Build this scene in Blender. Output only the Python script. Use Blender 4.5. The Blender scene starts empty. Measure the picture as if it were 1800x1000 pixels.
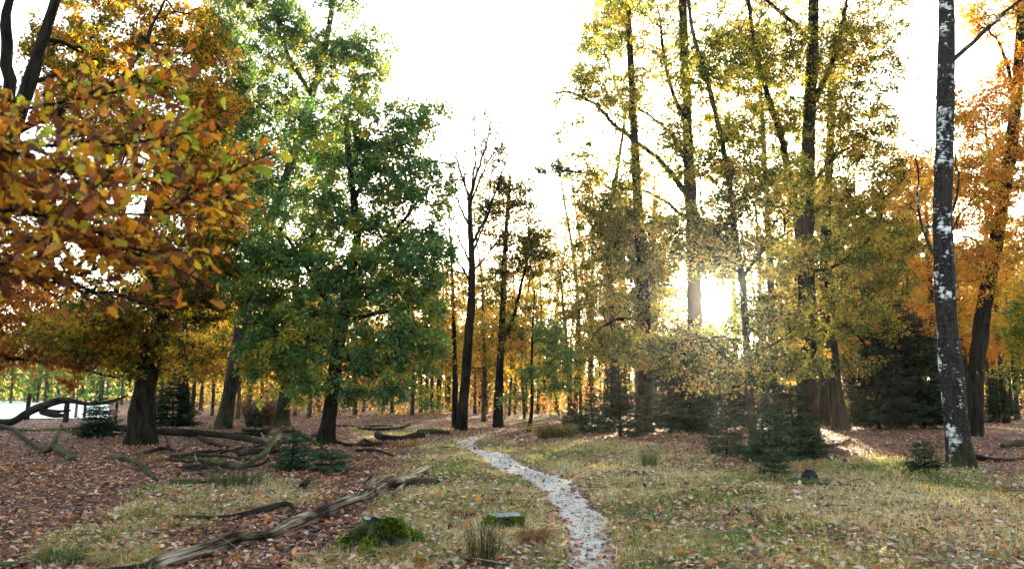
import bpy, math, random
import numpy as np

S = bpy.context.scene
COL = S.collection
PI = math.pi

# ------------------------------------------------------------------ camera
F = 1400.0
PITCH = math.atan(190 / 1400)
CAMZ = 1.6
cd = bpy.data.cameras.new('camera')
cam = bpy.data.objects.new('camera', cd)
COL.objects.link(cam)
cam.location = (0, 0, CAMZ)
cam.rotation_euler = (PI / 2 + PITCH, 0, 0)
cd.sensor_width = 36
cd.lens = 28
cd.clip_start = 0.05
cd.clip_end = 2000
cd.dof.use_dof = True
cd.dof.focus_distance = 15
cd.dof.aperture_fstop = 1.8
S.camera = cam

cp, sp = math.cos(PITCH), math.sin(PITCH)


def ray(px, py):
    cx, cz = (px - 900) / F, -(py - 500) / F
    return np.array([cx, cp - sp * cz, sp + cp * cz])


def at(px, py, D):
    r = ray(px, py)
    return np.array([0, 0, CAMZ]) + r * (D / r[1])


def gd(py):
    r = ray(900, py)
    return CAMZ / -r[2] * r[1]


def to_px(P):
    d = P - np.array([0, 0, CAMZ])
    yc = d[..., 1] * cp + d[..., 2] * sp
    zc = -d[..., 1] * sp + d[..., 2] * cp
    yc = np.maximum(yc, 0.01)
    return 900 + F * d[..., 0] / yc, 500 - F * zc / yc


# ------------------------------------------------------------------ sky, sun, exposure
sr = ray(1258, 532)
sr = sr / np.linalg.norm(sr)
SUN_EL = math.asin(sr[2])
SUN_AZ = math.atan2(sr[0], sr[1])

w = bpy.data.worlds.new('World')
S.world = w
w.use_nodes = True
nt = w.node_tree
nt.nodes.clear()
N = nt.nodes.new
L = nt.links.new
sky = N('ShaderNodeTexSky')
sky.sky_type = 'NISHITA'
sky.sun_disc = False
sky.sun_elevation = SUN_EL
sky.sun_rotation = SUN_AZ
sky.air_density = 1.0
sky.dust_density = 2.5
sky.ozone_density = 1.0
# thin white cloud veil: less saturated sky
hsv = N('ShaderNodeHueSaturation')
hsv.inputs['Saturation'].default_value = 0.7
L(sky.outputs[0], hsv.inputs['Color'])
# the sun's disc and aureole
tc_ = N('ShaderNodeTexCoord')
dot = N('ShaderNodeVectorMath')
dot.operation = 'DOT_PRODUCT'
dot.inputs[1].default_value = tuple(float(v) for v in sr)
L(tc_.outputs['Generated'], dot.inputs[0])
mx = N('ShaderNodeMath')
mx.operation = 'MAXIMUM'
mx.inputs[1].default_value = 0
L(dot.outputs['Value'], mx.inputs[0])


def powr(e, k):
    p = N('ShaderNodeMath')
    p.operation = 'POWER'
    p.inputs[1].default_value = e
    L(mx.outputs[0], p.inputs[0])
    m = N('ShaderNodeMath')
    m.operation = 'MULTIPLY'
    m.inputs[1].default_value = k
    L(p.outputs[0], m.inputs[0])
    return m.outputs[0]


ad = N('ShaderNodeMath')
ad.operation = 'ADD'
L(powr(9000, 900.0), ad.inputs[0])
L(powr(1500, 14.0), ad.inputs[1])
gl = N('ShaderNodeMixRGB')
gl.blend_type = 'MULTIPLY'
gl.inputs[0].default_value = 1
gl.inputs[2].default_value = (1, 0.78, 0.5, 1)
L(ad.outputs[0], gl.inputs[1])
sm = N('ShaderNodeMixRGB')
sm.blend_type = 'ADD'
sm.inputs[0].default_value = 1
L(hsv.outputs[0], sm.inputs[1])
L(gl.outputs[0], sm.inputs[2])
bg = N('ShaderNodeBackground')
bg.inputs['Strength'].default_value = 0.15
L(sm.outputs[0], bg.inputs['Color'])
wo = N('ShaderNodeOutputWorld')
L(bg.outputs[0], wo.inputs['Surface'])

ld = bpy.data.lights.new('sun', 'SUN')
ld.energy = 5.0
ld.angle = math.radians(0.53)
ld.color = (1.0, 0.81, 0.54)
sun = bpy.data.objects.new('sun', ld)
COL.objects.link(sun)
sun.rotation_euler = (PI / 2 - SUN_EL, 0, PI - SUN_AZ)
sun.location = (20, 80, 40)

S.view_settings.view_transform = 'Standard'
S.view_settings.look = 'None'
S.view_settings.gamma = 1
S.view_settings.use_curve_mapping = False
S.view_settings.exposure = 3.25

cy = S.cycles
cy.max_bounces = 7
cy.diffuse_bounces = 3
cy.glossy_bounces = 2
cy.transmission_bounces = 5
cy.transparent_max_bounces = 8
cy.volume_bounces = 0
cy.use_denoising = True
cy.denoiser = 'OPENIMAGEDENOISE'
cy.sample_clamp_indirect = 6
cy.caustics_reflective = False
cy.caustics_refractive = False

# ------------------------------------------------------------------ helpers
RNG = np.random.default_rng(7)


def nrm(v):
    return v / np.maximum(np.linalg.norm(v, axis=-1, keepdims=True), 1e-9)


def _hash(ix, iy, s):
    n = np.sin(ix * 127.1 + iy * 311.7 + s * 74.7) * 43758.5453
    return n - np.floor(n)


def vnoise(x, y, s=0):
    x = np.asarray(x, float)
    y = np.asarray(y, float)
    ix, iy = np.floor(x), np.floor(y)
    fx, fy = x - ix, y - iy
    fx = fx * fx * (3 - 2 * fx)
    fy = fy * fy * (3 - 2 * fy)
    a = _hash(ix, iy, s) * (1 - fx) + _hash(ix + 1, iy, s) * fx
    b = _hash(ix, iy + 1, s) * (1 - fx) + _hash(ix + 1, iy + 1, s) * fx
    return a * (1 - fy) + b * fy


class MB:
    """collects shapes and links them as one mesh object"""

    def __init__(self):
        self.v, self.f, self.m, self.tc, self.col, self.n = [], [], [], [], [], 0

    def add(self, v, f, mat=0, tc=None, col=None):
        v = np.asarray(v, float).reshape(-1, 3)
        k = len(v)
        if not isinstance(f, list):
            f = [f]
        for a in f:
            a = np.asarray(a, np.int64)
            if a.ndim == 1:
                a = a[None]
            if len(a):
                self.f.append(a + self.n)
                self.m.append(mat)
        self.v.append(v)
        self.tc.append(np.asarray(tc, float) if tc is not None else v.copy())
        if col is None:
            col = np.ones((k, 3))
        col = np.asarray(col, float)
        if col.ndim == 1:
            col = np.tile(col, (k, 1))
        self.col.append(col)
        self.n += k

    def mesh(self, name, mats, origin=(0, 0, 0), smooth=True):
        me = bpy.data.meshes.new(name)
        v = np.concatenate(self.v) - np.asarray(origin)
        me.vertices.add(len(v))
        me.vertices.foreach_set('co', v.astype(np.float32).ravel())
        loops = np.concatenate([a.ravel() for a in self.f])
        tot = np.concatenate([np.full(len(a), a.shape[1]) for a in self.f])
        start = np.concatenate([[0], np.cumsum(tot)[:-1]])
        mi = np.concatenate([np.full(len(a), m) for a, m in zip(self.f, self.m)])
        me.loops.add(len(loops))
        me.loops.foreach_set('vertex_index', loops.astype(np.int32))
        me.polygons.add(len(tot))
        me.polygons.foreach_set('loop_start', start.astype(np.int32))
        me.polygons.foreach_set('material_index', mi.astype(np.int32))
        me.polygons.foreach_set('use_smooth', np.full(len(tot), smooth))
        for m in (mats if isinstance(mats, (list, tuple)) else [mats]):
            me.materials.append(m)
        a = me.attributes.new('tc', 'FLOAT_VECTOR', 'POINT')
        a.data.foreach_set('vector', np.concatenate(self.tc).astype(np.float32).ravel())
        a = me.attributes.new('col', 'FLOAT_COLOR', 'POINT')
        c = np.concatenate(self.col)
        c = np.concatenate([c, np.ones((len(c), 1))], 1)
        a.data.foreach_set('color', c.astype(np.float32).ravel())
        me.update(calc_edges=True)
        return me

    def build(self, name, mats, parent=None, origin=(0, 0, 0), smooth=True, kind=None):
        if self.n == 0:
            return None
        o = bpy.data.objects.new(name, self.mesh(name, mats, origin, smooth))
        COL.objects.link(o)
        if parent is not None:
            o.parent = parent
        else:
            o.location = origin
        if kind:
            o['kind'] = kind
        return o


def tag(o, label, cat, group=None):
    o['label'] = label
    o['category'] = cat
    if group:
        o['group'] = group
    return o


def thing(name, label, cat, loc, group=None, rz=0):
    o = bpy.data.objects.new(name, None)
    COL.objects.link(o)
    o.empty_display_size = 0.2
    o.location = tuple(float(v) for v in loc)
    o.rotation_euler = (0, 0, rz)
    return tag(o, label, cat, group)


def copy_tree(o, loc, rz, sc, label=None):
    r = o.copy()
    COL.objects.link(r)
    r.location = loc
    r.rotation_euler = (0, 0, rz)
    r.scale = (sc[0], sc[1], sc[2])
    if label:
        r['label'] = label
    for ch in list(o.children):
        c = ch.copy()
        COL.objects.link(c)
        c.parent = r
        for g in ch.children:
            d = g.copy()
            COL.objects.link(d)
            d.parent = c
    return r


def resample(pts, rad, step):
    pts = np.asarray(pts, float)
    n = len(pts)
    seg = np.linalg.norm(np.diff(pts, axis=0), axis=1)
    t = np.concatenate([[0], np.cumsum(seg)])
    m = max(3, int(t[-1] / step) + 1)
    q = np.linspace(0, t[-1], m)
    # Catmull-like smoothing: linear resample, then blur
    out = np.stack([np.interp(q, t, pts[:, k]) for k in range(3)], 1)
    r = np.interp(q, t, rad)
    sig = max(1, int((t[-1] / max(n - 1, 1)) / step * 0.3))
    for _ in range(sig * 2):
        o = out.copy()
        o[1:-1] = 0.25 * out[:-2] + 0.5 * out[1:-1] + 0.25 * out[2:]
        out = o
    return out, r


def tube(mb, pts, rad, sides=8, mat=0, rough=0.0, seed=0, flare=0.0, flare_h=0.6, cap=False, lobes=5, col=None, capmat=None):
    pts = np.asarray(pts, float)
    rad = np.asarray(rad, float)
    n = len(pts)
    t = np.gradient(pts, axis=0)
    t = nrm(t)
    ref = np.array([1.0, 0, 0]) if abs(t[0][0]) < 0.8 else np.array([0, 1.0, 0])
    a = np.zeros((n, 3))
    u = nrm(np.cross(np.cross(t[0], ref), t[0]))
    for i in range(n):
        u = u - t[i] * np.dot(u, t[i])
        u = u / max(np.linalg.norm(u), 1e-9)
        a[i] = u
    b = np.cross(t, a)
    th = np.linspace(0, 2 * PI, sides, endpoint=False)
    ln = np.concatenate([[0], np.cumsum(np.linalg.norm(np.diff(pts, axis=0), axis=1))])
    R = np.repeat(rad[:, None], sides, 1)
    if rough:
        TH, LN = np.meshgrid(th, ln)
        q = vnoise(np.cos(TH) * 2.2 + 7.3 * seed, np.sin(TH) * 2.2 + LN * 1.3, seed) - 0.5
        q2 = vnoise(np.cos(TH) * 6 + 3.1 * seed, np.sin(TH) * 6 + LN * 4, seed + 5) - 0.5
        q3 = vnoise(LN * 0.9, LN * 0 + seed, seed + 9) - 0.5
        R = R * (1 + rough * (q + 0.6 * q2 + 0.5 * q3) * 2)
    if flare:
        g = np.exp(-ln / flare_h)[:, None]
        lob = 0.5 + 0.5 * np.cos(lobes * th + seed * 1.7 + 0.8 * np.sin(th * 2 + seed))[None]
        R = R * (1 + flare * g * (0.10 + 0.8 * lob))
    V = pts[:, None] + R[:, :, None] * (np.cos(th)[None, :, None] * a[:, None] + np.sin(th)[None, :, None] * b[:, None])
    r0 = max(rad.max(), 1e-3)
    TC = np.stack([np.cos(th)[None] * R, np.sin(th)[None] * R, np.repeat(ln[:, None], sides, 1)], 2)
    TC[..., 0] += seed * 3.7
    i = np.arange(n - 1)[:, None] * sides
    j = np.arange(sides)[None]
    k = (j + 1) % sides
    q = np.stack([i + j, i + k, i + sides + k, i + sides + j], 2).reshape(-1, 4)
    mb.add(V.reshape(-1, 3), q, mat, TC.reshape(-1, 3), col)
    if cap:
        cm = mat if capmat is None else capmat
        for ii in (0, n - 1):
            ring = V[ii]
            c = ring.mean(0) + t[ii] * (0.12 * rad[ii]) * (1 if ii else -1)
            ci = np.vstack([ring, c])
            f = np.stack([np.arange(sides), (np.arange(sides) + 1) % sides, np.full(sides, sides)], 1)
            if ii == 0:
                f = f[:, ::-1]
            mb.add(ci, f, cm, np.vstack([TC[ii], TC[ii].mean(0)]), col)


# leaf templates: x along the leaf, y across, z out of its face (unit length)
KITE_V = np.array([[0, 0, 0], [0.45, 0.30, 0.07], [1, 0, -0.04], [0.5, -0.30, 0.07]])
KITE_F = np.array([[0, 1, 2, 3]])
HEX_V = np.array([[0, 0, 0], [0.3, 0.2, 0.05], [0.68, 0.3, 0.06], [1, 0.02, -0.06], [0.62, -0.31, 0.05], [0.26, -0.19, 0.05], [0.5, 0, 0]])
HEX_F = np.array([[0, 1, 6], [1, 2, 6], [2, 3, 6], [3, 4, 6], [4, 5, 6], [5, 0, 6]])


def oak_leaf(rng, curl=0.25):
    xs = np.array([0.0, 0.10, 0.22, 0.30, 0.42, 0.50, 0.62, 0.70, 0.82, 0.92, 1.0])
    wd = np.array([0.012, 0.06, 0.17, 0.10, 0.26, 0.14, 0.31, 0.18, 0.25, 0.13, 0.0])
    n = len(xs)
    w1 = wd * rng.uniform(0.8, 1.15, n)
    w2 = wd * rng.uniform(0.8, 1.15, n)
    k = rng.uniform(-curl, curl)
    e = rng.uniform(0.02, 0.22)
    z = k * np.sin(xs * 2.4) * 0.6
    mid = np.stack([xs, 0 * xs + 0.03 * np.sin(xs * 5), z], 1)
    le = np.stack([xs + 0.03, w1, z + e * w1 * 1.5 + rng.uniform(-0.03, 0.03, n)], 1)
    ri = np.stack([xs + 0.03, -w2, z + e * w2 * 1.5 + rng.uniform(-0.03, 0.03, n)], 1)
    V = np.vstack([mid, le, ri])
    i = np.arange(n - 1)
    f = np.vstack([np.stack([i, i + 1, n + i + 1, n + i], 1), np.stack([i + 1, i, 2 * n + i, 2 * n + i + 1], 1)])
    return V, f


def scatter(mb, tv, tf, pos, axis, normal, scale, col, mat=0):
    """many copies of a small template as one mesh"""
    n = len(pos)
    if n == 0:
        return
    a = nrm(axis)
    b = nrm(np.cross(normal, a))
    c = np.cross(a, b)
    sc = np.asarray(scale)
    if sc.ndim == 1:
        sc = np.stack([sc, sc, sc], 1)
    T = tv[None] * sc[:, None]
    V = pos[:, None] + T[..., 0:1] * a[:, None] + T[..., 1:2] * b[:, None] + T[..., 2:3] * c[:, None]
    m = len(tv)
    f = (np.arange(n)[:, None, None] * m + tf[None]).reshape(-1, tf.shape[1])
    mb.add(V.reshape(-1, 3), f, mat, None, np.repeat(col, m, 0))


def pick(pal, n, rng, jit=0.18, bias=None):
    c = np.array([p[:3] for p in pal])
    wt = np.array([p[3] for p in pal], float)
    wt = wt / wt.sum()
    if bias is None:
        idx = rng.choice(len(c), n, p=wt)
    else:
        cum = np.cumsum(wt)
        u = np.clip(bias + rng.normal(0, 0.17, n), 0, 0.9999)
        idx = np.searchsorted(cum, u)
    out = c[np.clip(idx, 0, len(c) - 1)] * np.exp(rng.normal(0, jit, (n, 1))) * np.exp(rng.normal(0, jit * 0.4, (n, 3)))
    return np.clip(out, 0.004, 0.8)


# ------------------------------------------------------------------ materials
def new_mat(name):
    m = bpy.data.materials.new(name)
    m.use_nodes = True
    t = m.node_tree
    t.nodes.clear()
    return m, t


def node(t, typ, props=None, **ins):
    n = t.nodes.new(typ)
    for k, v in (props or {}).items():
        setattr(n, k, v)
    for k, v in ins.items():
        k2 = k.replace('_', ' ')
        s = n.inputs[int(k[1:])] if (k[0] == 'i' and k[1:].isdigit()) else n.inputs[k2]
        if isinstance(v, bpy.types.NodeSocket):
            t.links.new(v, s)
        else:
            s.default_value = v
    return n


def rgb(c):
    return (c[0], c[1], c[2], 1)


def ramp(t, fac, stops, interp='LINEAR'):
    r = t.nodes.new('ShaderNodeValToRGB')
    r.color_ramp.interpolation = interp
    el = r.color_ramp.elements
    while len(el) < len(stops):
        el.new(0.5)
    for e, (p, c) in zip(el, stops):
        e.position = p
        e.color = rgb(c) if len(c) == 3 else c
    t.links.new(fac, r.inputs[0])
    return r.outputs[0]


def attr(t, name):
    return node(t, 'ShaderNodeAttribute', dict(attribute_name=name))


def out(t, sh):
    o = t.nodes.new('ShaderNodeOutputMaterial')
    t.links.new(sh, o.inputs['Surface'])


def leaf_mat(name, trans=0.5, gloss=0.25, boost=1.5, ramp_cols=None):
    m, t = new_mat(name)
    if ramp_cols:
        oi = t.nodes.new('ShaderNodeObjectInfo')
        st = [(i / len(ramp_cols), c) for i, c in enumerate(ramp_cols)]
        c = ramp(t, oi.outputs['Random'], st, 'CONSTANT')
        nz = node(t, 'ShaderNodeTexNoise', Vector=attr(t, 'tc').outputs['Vector'], Scale=5.0, Detail=2.0)
        c = node(t, 'ShaderNodeMixRGB', dict(blend_type='MULTIPLY'), i0=0.6, i1=c,
                 i2=ramp(t, nz.outputs[0], [(0.3, (0.45, 0.4, 0.3)), (0.62, (1.2, 1.15, 1.0))])).outputs[0]
    else:
        c = attr(t, 'col').outputs['Color']
    d = node(t, 'ShaderNodeBsdfPrincipled', Base_Color=c, Roughness=0.5)
    d.inputs['Specular IOR Level'].default_value = gloss
    b = node(t, 'ShaderNodeMixRGB', dict(blend_type='MULTIPLY'), i0=1.0, i1=c, i2=(boost * 0.96, boost, boost * 0.5, 1))
    tr = node(t, 'ShaderNodeBsdfTranslucent', Color=b.outputs[0])
    mixs = node(t, 'ShaderNodeMixShader', i0=trans, i1=d.outputs[0], i2=tr.outputs[0])
    out(t, mixs.outputs[0])
    return m


def bark_mat(name, dark, light, scale=9.0, squash=0.22, moss=0.0, moss_h=0.8, bump=0.6, topmoss=0.0, rough=0.9, vary=0):
    m, t = new_mat(name)
    tc = attr(t, 'tc').outputs['Vector']
    mp = node(t, 'ShaderNodeMapping', Vector=tc, Scale=(1, 1, squash))
    n1 = node(t, 'ShaderNodeTexNoise', Vector=mp.outputs[0], Scale=scale, Detail=6.0, Roughness=0.65)
    n2 = node(t, 'ShaderNodeTexNoise', Vector=tc, Scale=1.3, Detail=3.0)
    c = ramp(t, n1.outputs[0], [(0.42, dark), (0.60, light)] if vary else [(0.36, dark), (0.60, light)])
    c = node(t, 'ShaderNodeMixRGB', dict(blend_type='MULTIPLY'), i0=0.95 if vary else 0.7, i1=c,
             i2=ramp(t, n2.outputs[0], [(0.42, (0.16, 0.14, 0.13)), (0.52, (1.1, 1.08, 1.05))] if vary else [(0.3, (0.5, 0.5, 0.5)), (0.7, (1.25, 1.25, 1.2))])).outputs[0]
    if moss or topmoss:
        if moss:
            sx = node(t, 'ShaderNodeSeparateXYZ', Vector=tc)
            mr = node(t, 'ShaderNodeMapRange', Value=sx.outputs[2])
            mr.inputs[1].default_value = 0
            mr.inputs[2].default_value = moss_h
            mr.inputs[3].default_value = 1
            mr.inputs[4].default_value = 0
            k = mr.outputs[0]
            amt = moss
        else:
            g = t.nodes.new('ShaderNodeNewGeometry')
            sx = node(t, 'ShaderNodeSeparateXYZ', Vector=g.outputs['Normal'])
            mr = node(t, 'ShaderNodeMapRange', Value=sx.outputs[2])
            mr.inputs[1].default_value = -0.2
            mr.inputs[2].default_value = 0.7
            k = mr.outputs[0]
            amt = topmoss
        n3 = node(t, 'ShaderNodeTexNoise', Vector=tc, Scale=2.6, Detail=5.0)
        s = node(t, 'ShaderNodeMath', dict(operation='MULTIPLY'), i0=k, i1=ramp(t, n3.outputs[0], [(0.46 - 0.06 * amt, (0, 0, 0)), (0.62 - 0.06 * amt, (1, 1, 1))]))
        s2 = node(t, 'ShaderNodeMath', dict(operation='MULTIPLY'), i0=s.outputs[0], i1=amt)
        n4 = node(t, 'ShaderNodeTexNoise', Vector=tc, Scale=40.0, Detail=2.0)
        mc = ramp(t, n4.outputs[0], [(0.3, (0.03, 0.045, 0.012)), (0.7, (0.10, 0.13, 0.03))])
        c = node(t, 'ShaderNodeMixRGB', i0=s2.outputs[0], i1=c, i2=mc).outputs[0]
    bp = node(t, 'ShaderNodeBump', Height=n1.outputs[0], Strength=min(1, bump * 1.4), Distance=0.07)
    d = node(t, 'ShaderNodeBsdfPrincipled', Base_Color=c, Roughness=rough, Normal=bp.outputs[0])
    d.inputs['Specular IOR Level'].default_value = 0.06
    out(t, d.outputs[0])
    return m


def birch_mat():
    m, t = new_mat('birch_bark')
    tc = attr(t, 'tc').outputs['Vector']
    mp = node(t, 'ShaderNodeMapping', Vector=tc, Scale=(1, 1, 0.75))
    n1 = node(t, 'ShaderNodeTexNoise', Vector=mp.outputs[0], Scale=2.4, Detail=10.0, Roughness=0.66)
    mp2 = node(t, 'ShaderNodeMapping', Vector=tc, Scale=(1, 1, 3.0))
    n2 = node(t, 'ShaderNodeTexNoise', Vector=mp2.outputs[0], Scale=7.0, Detail=5.0, Roughness=0.7)
    mp3 = node(t, 'ShaderNodeMapping', Vector=tc, Scale=(1, 1, 0.2))
    n3 = node(t, 'ShaderNodeTexNoise', Vector=mp3.outputs[0], Scale=13.0, Detail=5.0, Roughness=0.7)
    s1 = node(t, 'ShaderNodeMath', dict(operation='MULTIPLY_ADD'), i0=n2.outputs[0], i1=0.42, i2=n1.outputs[0])
    k = ramp(t, s1.outputs[0], [(0.778, (0, 0, 0)), (0.81, (1, 1, 1))])
    fl = node(t, 'ShaderNodeTexNoise', Vector=node(t, 'ShaderNodeMapping', Vector=tc, Scale=(1, 1, 2.2)).outputs[0], Scale=21.0, Detail=4.0, Roughness=0.6)
    flk = ramp(t, fl.outputs[0], [(0.55, (0, 0, 0)), (0.62, (1, 1, 1))])
    dark = ramp(t, n3.outputs[0], [(0.35, (0.006, 0.0055, 0.005)), (0.7, (0.035, 0.032, 0.03))])
    wh = ramp(t, n2.outputs[0], [(0.35, (0.42, 0.40, 0.38)), (0.6, (0.8, 0.79, 0.77))])
    dark = node(t, 'ShaderNodeMixRGB', i0=flk, i1=dark, i2=(0.065, 0.062, 0.06, 1)).outputs[0]
    c = node(t, 'ShaderNodeMixRGB', i0=k, i1=dark, i2=wh).outputs[0]
    sx = node(t, 'ShaderNodeSeparateXYZ', Vector=tc)
    mr = node(t, 'ShaderNodeMapRange', Value=sx.outputs[2])
    mr.inputs[1].default_value = 0.3
    mr.inputs[2].default_value = 1.1
    mr.inputs[3].default_value = 0.97
    mr.inputs[4].default_value = 0
    mc = ramp(t, n3.outputs[0], [(0.4, (0.02, 0.018, 0.012)), (0.7, (0.07, 0.08, 0.02))])
    c = node(t, 'ShaderNodeMixRGB', i0=mr.outputs[0], i1=c, i2=mc).outputs[0]
    hh = node(t, 'ShaderNodeMath', dict(operation='ADD'), i0=n3.outputs[0], i1=k)
    bp = node(t, 'ShaderNodeBump', Height=hh.outputs[0], Strength=1.0, Distance=0.05)
    d = node(t, 'ShaderNodeBsdfPrincipled', Base_Color=c, Roughness=0.85, Normal=bp.outputs[0])
    d.inputs['Specular IOR Level'].default_value = 0.08
    out(t, d.outputs[0])
    return m


M_LEAF = leaf_mat('leaf_foliage', 0.52, 0.18, 1.6)
M_GREEN = leaf_mat('leaf_green', 0.42, 0.35, 1.45)
M_NEEDLE = leaf_mat('needles', 0.2, 0.1, 1.3)
M_LITTER = leaf_mat('leaf_litter', 0.25, 0.5, 1.2)
M_GRASS = leaf_mat('grass_blades', 0.4, 0.25, 1.4)
M_BARK = bark_mat('bark_dark', (0.005, 0.0042, 0.0035), (0.030, 0.025, 0.019), 9, 0.2, moss=0.6, moss_h=0.7)
M_BARK_GREY = bark_mat('bark_grey', (0.016, 0.0145, 0.011), (0.075, 0.066, 0.05), 11, 0.3, moss=0.9, moss_h=1.6)
M_BARK_PINE = bark_mat('bark_pine', (0.022, 0.015, 0.011), (0.085, 0.06, 0.045), 8, 0.3)
M_TWIG = bark_mat('twig_bark', (0.006, 0.005, 0.004), (0.024, 0.020, 0.016), 20, 0.3, bump=0.2)
M_BIRCH = birch_mat()
M_WOOD = bark_mat('weathered_wood', (0.03, 0.021, 0.015), (0.40, 0.32, 0.24), 24, 0.045, bump=1.0, vary=1)
M_WOOD_D = bark_mat('dark_rotten_wood', (0.007, 0.006, 0.005), (0.050, 0.040, 0.032), 18, 0.1, bump=0.9)
M_WOOD_M = bark_mat('mossy_wood', (0.012, 0.010, 0.008), (0.085, 0.068, 0.052), 16, 0.12, bump=0.8, topmoss=1.0)

PAL_YELLOW = [(0.045, 0.06, 0.014, 2.0), (0.13, 0.125, 0.02, 2.5), (0.34, 0.23, 0.028, 3.0), (0.48, 0.23, 0.025, 2.4), (0.36, 0.12, 0.02, 1.4), (0.14, 0.045, 0.016, 1.0)]
PAL_COPPER = [(0.25, 0.2, 0.035, 1), (0.44, 0.22, 0.05, 2), (0.42, 0.15, 0.04, 3), (0.28, 0.09, 0.03, 2), (0.16, 0.055, 0.025, 1.2)]
PAL_GREEN = [(0.055, 0.128, 0.058, 3), (0.088, 0.175, 0.062, 4), (0.14, 0.22, 0.055, 3), (0.25, 0.27, 0.045, 2.0), (0.46, 0.35, 0.04, 1.2)]
PAL_GREEN2 = [(0.040, 0.095, 0.042, 2.5), (0.065, 0.125, 0.046, 3), (0.10, 0.16, 0.046, 3), (0.17, 0.20, 0.04, 1.6), (0.38, 0.29, 0.05, 0.8)]
PAL_OLIVE = [(0.032, 0.052, 0.014, 2.0), (0.085, 0.098, 0.018, 3), (0.19, 0.178, 0.030, 3.2), (0.36, 0.285, 0.045, 2.6), (0.36, 0.20, 0.04, 0.4)]
PAL_GOLD = [(0.10, 0.10, 0.02, 1.2), (0.26, 0.20, 0.035, 2.5), (0.42, 0.28, 0.05, 3), (0.46, 0.23, 0.05, 2), (0.36, 0.14, 0.035, 1)]
PAL_ORANGE = [(0.34, 0.27, 0.04, 1.4), (0.54, 0.34, 0.05, 2.4), (0.58, 0.26, 0.04, 3), (0.50, 0.17, 0.03, 1.8), (0.30, 0.09, 0.025, 0.5)]
PAL_PINE = [(0.02, 0.055, 0.035, 2), (0.035, 0.08, 0.045, 2), (0.06, 0.09, 0.035, 1)]


# ------------------------------------------------------------------ terrain
PATH_ROWS = [(1000, 1003, 1078), (960, 1000, 1070), (930, 992, 1058), (900, 978, 1048), (880, 958, 1034), (860, 936, 1012),
             (840, 905, 982), (825, 878, 948), (810, 850, 905), (798, 832, 876), (788, 819, 850), (780, 808, 836), (774, 802, 832)]
_pc = []
for y_, l_, r_ in PATH_ROWS:
    D_ = gd(y_)
    _pc.append((at(l_, y_, D_)[0], at(r_, y_, D_)[0], D_))
_pc = [(_pc[0][0] + 0.35, _pc[0][1] + 0.4, -25.0), (_pc[0][0] + 0.12, _pc[0][1] + 0.12, 3.0)] + _pc
PATH = np.array(_pc)
# the far end dwindles under leaves
PATH = np.vstack([PATH, [PATH[-1][0] + 0.35, PATH[-1][1] + 0.15, PATH[-1][2] + 2.2], [PATH[-1][0] + 1.15, PATH[-1][1] + 0.7, PATH[-1][2] + 4.4]])


def path_u(x, y):
    """distance outside the path's edge in metres (negative on it)"""
    l = np.interp(y, PATH[:, 2], PATH[:, 0])
    r = np.interp(y, PATH[:, 2], PATH[:, 1])
    return np.where(y > PATH[-1, 2], 5.0, np.maximum(l - x, x - r))


def height(x, y):
    x = np.asarray(x, float)
    y = np.asarray(y, float)
    k = np.clip(path_u(x, y) / 0.5, 0, 1)
    far = np.clip(1 - (np.hypot(x, y) - 60) / 60, 0.0, 1)
    h = 0.22 * (vnoise(x / 7, y / 7, 1) - 0.5) + 0.13 * (vnoise(x / 2.3, y / 2.3, 2) - 0.5)
    h += (0.4 + 0.6 * k) * 0.06 * (vnoise(x / 0.8, y / 0.8, 3) - 0.5) + k * 0.03 * (vnoise(x / 0.3, y / 0.3, 4) - 0.5)
    h = h * far - 0.03 * (1 - k)
    return h


def soft(px, py, cx, cy_, rx, ry):
    d = ((px - cx) / rx) ** 2 + ((py - cy_) / ry) ** 2
    return np.clip(1.6 - d * 1.1, 0, 1)


def grassy(x, y):
    """0 leaf litter .. 1 grass"""
    P = np.stack([x, y, 0 * x], -1)
    px, py = to_px(P)
    g = np.zeros_like(px)
    for e in [(820, 900, 160, 105), (830, 810, 100, 40), (880, 1000, 260, 90), (400, 872, 160, 30), (190, 965, 130, 40), (300, 905, 110, 22),
              (1020, 812, 170, 36), (1120, 930, 260, 130), (1400, 960, 420, 80), (1500, 860, 260, 50), (1700, 920, 220, 80), (1180, 850, 170, 30),
              (640, 995, 110, 30), (960, 725, 60, 12), (690, 760, 70, 14)]:
        g = np.maximum(g, soft(px, py, *e))
    n = vnoise(x / 0.9, y / 0.9, 11) * 0.6 + vnoise(x / 0.35, y / 0.35, 12) * 0.4
    g = np.clip(g * 1.15 + (n - 0.5) * 0.9 * (g > 0.02), 0, 1)
    g = np.where(y < 7, np.maximum(g, 0.55), g)
    return g * np.clip(path_u(x, y) / 0.12 + 0.2, 0, 1)


xs = np.concatenate([-np.geomspace(15, 300, 40)[::-1], np.arange(-14.8, 14.81, 0.15), np.geomspace(15, 300, 40)])
ys = np.concatenate([np.linspace(-60, 4, 24), np.arange(4.3, 33, 0.15), np.geomspace(33.3, 420, 60)])
X, Y = np.meshgrid(xs, ys)
Z = height(X, Y)
gv = np.stack([X, Y, Z], 2).reshape(-1, 3)
ny, nx = X.shape
i = np.arange(ny - 1)[:, None] * nx + np.arange(nx - 1)[None]
gf = np.stack([i, i + 1, i + nx + 1, i + nx], 2).reshape(-1, 4)
mb = MB()
G = grassy(X, Y).ravel()
mb.add(gv, gf, 0, gv, np.stack([G, G, G], 1))


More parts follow.
